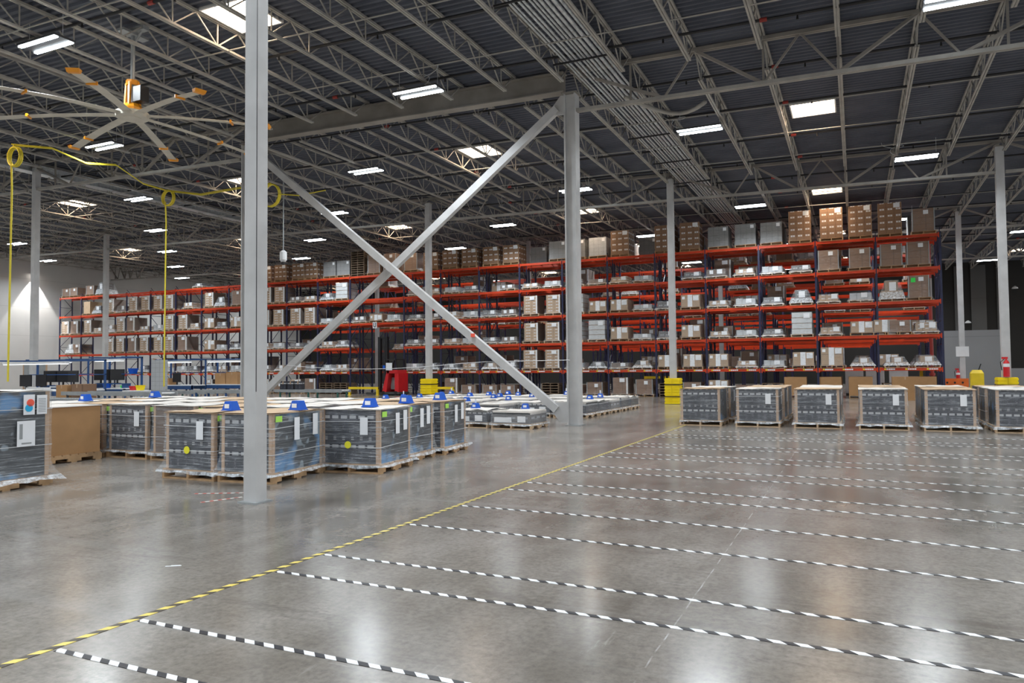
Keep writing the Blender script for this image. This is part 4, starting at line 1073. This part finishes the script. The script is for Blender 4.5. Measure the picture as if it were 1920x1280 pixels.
for d in (0, .08): m.tube([(x+d, y, z-d*.6) for x, y, z in pts], .022, 5)
tag(link('air_line', m.mesh('air_line', 'yellow_hose')), 'pair of sagging yellow air lines strung under the roof at left', 'air line')

# ================================================================== WORKBENCH AREA
def bench(x, y, L, label, fr='blue_steel', top='white_paint', shelf=True, lamp=True, z=2.12, D=.8):
    root = link('workbench', None, None, TR(x, y)); tag(root, label, 'workbench', 'blue packing benches')
    for px in (.03, L-.03):
        for py in (.03, D-.03):
            link('leg', MB().box(px-.03, px+.03, py-.03, py+.03, 0, z if py > .1 else .9).mesh('leg', fr), root)
    link('worktop', MB().box(0, L, 0, D, .88, .92).mesh('worktop', top), root)
    link('apron', MB().box(0, L, .0, .03, .72, .88).box(0, L, D-.03, D, .72, .88).mesh('apron', fr), root)
    link('top_rail', MB().box(0, L, D-.06, D, z-.06, z).box(0, .05, -.1, D, z-.05, z).box(L-.05, L, -.1, D, z-.05, z).mesh('top_rail', fr), root)
    if shelf: link('shelf', MB().box(0, L, D-.34, D, 1.44, 1.47).mesh('shelf', fr), root)
    if lamp:
        g = link('bench_lamp', MB().box(.2, L-.2, -.02, .16, z-.16, z-.08).mesh('bench_lamp', 'white_paint'), root)
        link('diffuser', MB().box(.22, L-.22, 0, .14, z-.175, z-.16).mesh('diffuser', 'desk_led'), g)
    return root
bench(-28.4, 16.5, 3.9, 'long blue packing bench with overhead lamp bar nearest the left edge', z=2.0, D=1.4)
bench(-33.4, 20.6, 3.0, 'blue bench frame behind, at the left edge')
bench(-26.9, 19.0, 1.9, 'tall blue frame bench between the left grey columns', z=2.12)
bench(-29.4, 24.0, 2.3, 'blue bench with white lamp bar behind the second yellow hose', z=2.1)
bench(-27.9, 25.4, 2.6, 'blue bench with cardboard boxes, directly left of the nearest column', z=2.12)
def monitor(x, y, z, label, w_=.56, rz=0, h=.34):
    root = link('monitor', None, None, TR(x, y, z, rz)); tag(root, label, 'monitor', 'black monitors on the benches')
    link('screen', MB().box(-w_/2, w_/2, -.02, .02, .12, .12+h).mesh('screen', 'black_plastic'), root)
    link('stand', MB().box(-.03, .03, .0, .04, .01, .2).box(-.12, .12, -.08, .1, 0, .012).mesh('stand', 'black_plastic'), root)
for k, (x, y, z, w_, rz, n_) in enumerate([(-27.5, 16.9, .92, .66, 0, 'alone near the left edge'), (-26.85, 17.05, .92, .45, .2, 'second from the left'), (-27.2, 17.6, 1.06, .62, .1, 'in the tall dark group, left'),
        (-26.55, 17.65, 1.06, .66, 0, 'in the tall dark group, middle'), (-25.88, 17.6, 1.06, .64, -.1, 'in the tall dark group, right'), (-26.75, 19.3, 1.10, .55, .3, 'tilted, left of the blue frame bench'),
        (-26.25, 19.35, 1.10, .5, 1.1, 'turned edge-on, middle of the blue frame'), (-25.85, 19.35, 1.10, .5, 1.1, 'turned edge-on, right of the blue frame'), (-28.37, 24.25, .92, .5, 0, 'on the bench behind the second yellow hose')]):
    monitor(x, y, z, 'black monitor %s' % n_, w_, rz, .42)
for x, y, L, z, n_ in ((-27.55, 17.42, 2.0, 1.06, 'under the dark group of monitors'), (-26.85, 19.12, 1.6, 1.10, 'under the tilted monitors')):
    root = link('monitor_riser', None, None, TR(x, y, .92)); tag(root, 'blue shelf riser %s' % n_, 'shelf riser')
    link('board', MB().box(0, L, 0, .36, z-.92-.03, z-.921).mesh('board', 'blue_steel'), root)
    for px in (.02, L-.05): link('support', MB().box(px, px+.03, .0, .36, 0, z-.95).mesh('support', 'blue_steel'), root)
def sbox(x, y, z, a, b, h, mat, label, rz=0, name='carton', cat='carton'):
    root = link(name, None, None, TR(x, y, z, rz)); tag(root, label, cat)
    link('body', MB().box(-a/2, a/2, -b/2, b/2, 0, h).mesh('body', mat), root)
    link('tape', MB().box(-.025, .025, -b/2-.001, b/2+.001, h, h+.001).box(-.025, .025, -b/2-.001, -b/2, h-.12, h).mesh('tape', 'tan_board'), root)
sbox(-23.9, 16.1, .0, .55, .5, 1.12, 'kraft', 'brown carton right of the nearest blue bench')
sbox(-23.2, 16.15, .0, .55, .5, 1.15, 'plain_brown_carton', 'dark brown carton beside the brown carton at the left benches')
sbox(-27.1, 25.8, .92, .55, .5, .52, 'kraft', 'tan carton on the bench left of the nearest column, left one', .2)
sbox(-26.3, 25.8, .92, .80, .5, .56, 'kraft', 'larger tan carton on the bench left of the nearest column', -.1)
sbox(-28.95, 24.3, .92, .5, .4, .30, 'kraft', 'tan carton beside the monitor behind the second yellow hose')
root = link('pegboard', None, None, TR(-28.0, 23.0)); tag(root, 'pale perforated board standing behind the second yellow hose', 'board')
link('panel', MB().box(-.5, .5, -.02, .02, .7, 2.05).mesh('panel', 'pale_carton'), root)
for s in (-.45, .45): link('leg', MB().box(s-.03, s+.03, -.25, .25, 0, .03).box(s-.03, s+.03, -.03, .03, 0, .75).mesh('leg', 'grey_steel'), root)
root = link('white_cabinet', None, None, TR(-26.4, 16.85)); tag(root, 'white cabinet with open paper under the dark monitors', 'cabinet')
link('body', MB().box(.0, 1.0, -.62, -.39, .2, 1.02).mesh('body', 'white_paint'), root)
link('foot', MB().box(.05, .95, -.6, -.41, 0, .2).mesh('foot', 'grey_steel'), root)
root = link('whiteboard', None, None, TR(-31.9, 19.6)); tag(root, 'pale wooden-edged board standing against the bench frames at far left', 'board')
link('panel', MB().box(-.1, 1.35, -.02, .02, .9, 2.0).mesh('panel', 'grey_steel'), root)
link('edge', MB().box(-.16, -.1, -.03, .03, 0, 2.02).box(1.35, 1.38, -.03, .03, 0, 2.0).mesh('edge', 'tan_board'), root)
def bin_(x, y, z, mat, label, s=1.):
    root = link('plastic_bin', None, None, TR(x, y, z)); tag(root, label, 'bin')
    link('body', MB().frustum(-.13*s, .13*s, -.11*s, .11*s, 0, -.17*s, .17*s, -.15*s, .15*s, .24*s, 0, False).box(-.13*s, .13*s, -.11*s, .11*s, .002, .01).mesh('body', mat), root)
    link('rim', MB().box(-.18*s, .18*s, -.16*s, -.14*s, .22*s, .25*s).box(-.18*s, .18*s, .14*s, .16*s, .22*s, .25*s).box(-.18*s, -.16*s, -.14*s, .14*s, .22*s, .25*s).box(.16*s, .18*s, -.14*s, .14*s, .22*s, .25*s).mesh('rim', mat), root)
bin_(-26.1, 19.1, .92, 'blue_plastic', 'blue bin on the bench among the tilted monitors', .7)
bin_(-25.3, 19.6, 1.47, 'blue_plastic', 'blue bin on the upper shelf left of the second yellow hose', .8)
bin_(-23.35, 18.1, .88, 'red_paint', 'red bin on the white cart left of the second yellow hose', .6)
bin_(-22.98, 18.1, .88, 'yellow_plastic', 'yellow bin beside the red bin', .72)
bin_(-25.35, 19.2, .92, 'green_sticker', 'small green bin on the blue frame bench', .4)
bin_(-25.6, 25.7, 1.47, 'blue_plastic', 'blue bin on the blue shelf just left of the nearest column')
root = link('side_table', None, None, TR(-23.2, 18.1)); tag(root, 'small white cart under the red and yellow bins', 'cart')
link('tray', MB().box(-.4, .45, -.25, .25, .84, .88).mesh('tray', 'white_paint'), root)
for px in (-.36, .41):
    for py in (-.22, .22): link('leg', MB().box(px-.02, px+.02, py-.02, py+.02, 0, .84).mesh('leg', 'grey_steel'), root)
# conveyors
def conveyor(x, y, L, label, rz=0, mat='green_steel', z=.74):
    root = link('roller_conveyor', None, None, TR(x, y, 0, rz)); tag(root, label, 'conveyor', 'roller conveyors')
    for s in (0, .58): link('side_rail', MB().box(0, L, s, s+.04, z-.12, z).mesh('side_rail', 'grey_steel'), root)
    m = MB(); q = .06
    while q < L: m.tube([(q, .04, z-.04), (q, .58, z-.04)], .024, 6); q += .12
    link('rollers', m.mesh('rollers', 'galvanised'), root)
    q = .3
    while q < L:
        link('leg', MB().box(q-.03, q+.03, 0, .05, 0, z-.1).box(q-.03, q+.03, .57, .62, 0, z-.1).box(q-.03, q+.03, .0, .6, .25, .3).mesh('leg', mat), root); q += 1.5
conveyor(-22.3, 24.0, 3.5, 'roller conveyor with green legs right of the nearest column')
conveyor(-27.2, 21.4, 4.2, 'roller conveyor running in front of the perforated board')
conveyor(-22.7, 20.0, 2.6, 'roller conveyor with dark belt behind the tall pallet block', 0, 'blue_steel', .84)
conveyor(-21.6, 13.5, 4.2, 'blue conveyor just behind the blue block at far left', 0, 'blue_steel', .80)
conveyor(-23.4, 15.5, 4.6, 'conveyor under the blue frames, left of the second yellow hose', 0, 'dark_steel', .92)
for k, (x, y) in enumerate(((-22.0, 24), (-21.6, 24), (-21.2, 24))):
    sbox(x, 24.3, .735, .28, .3, .34, 'dark_carton', 'small black carton on the conveyor, %s' % ['left', 'middle', 'right'][k], .2)
# goods standing behind the right rack end
sbox(1.9, 36.6-.2, 0, 1.0, .8, 1.02, 'kraft', 'large brown box on the floor before the rack near its right end')
# yellow and blue post protectors at the rack end
for x, mat, n_ in ((2.75, 'yellow_steel', 'yellow'), (3.0, 'blue_plastic', 'blue')):
    root = link('post_board', None, None, TR(x, 39.4)); tag(root, 'upright %s board leaning inside the rack end' % n_, 'board')
    link('board', MB().box(-.07, .07, -.03, .03, 0, 1.25 if mat[0] == 'y' else .95).mesh('board', mat), root)
    link('base', MB().box(-.1, .1, -.1, .1, 0, .02).mesh('base', mat), root)

root = link('sprinkler_riser', None, None, TR(3.35, 41.2)); tag(root, 'dark red sprinkler riser pipe behind the right rack end', 'pipe')
link('pipe', MB().tube([(0, 0, 0), (0, 0, 9.2)], .08, 10).mesh('pipe', 'red_fitting'), root)
link('flange', MB().tube([(0, 0, 1.0), (0, 0, 1.12)], .13, 10).mesh('flange', 'red_fitting'), root)
for x, n_ in ((-.1, 'left'), (.85, 'middle'), (1.9, 'right')):
    root = link('display_board', None, None, TR(x, 41.4)); tag(root, 'tall white board seen under the lowest rack shelf, %s one' % n_, 'board')
    link('board', MB().box(-.42, .42, -.04, .04, .12, 1.3).mesh('board', 'white_paint'), root)
    link('foot', MB().box(-.4, .4, -.25, .25, 0, .12).mesh('foot', 'dark_steel'), root)

for x, y, sx, n_ in ((-10.45, 16.6, 1, 'over the fixture above the solid girder'), (1.6, 28.8, -1, 'over the fixture near the right column'), (-4.7, 22.8, -1, 'over the fixture right of the braced column')):
    z0 = 8.74-.020*x+.11; pts = []
    for i in range(25):
        q = i/24; a = q*2.6*pi
        pts.append((x+sx*(.28*math.sin(a)+.35*q), y, z0+q*(TC(x)-.35-z0)+.10*(1-math.cos(a))))
    tag(link('power_cable', MB().tube(pts, .009, 5).mesh('power_cable', 'galvanised')), 'thin looping white cable %s' % n_, 'cable', 'looping lamp cables')
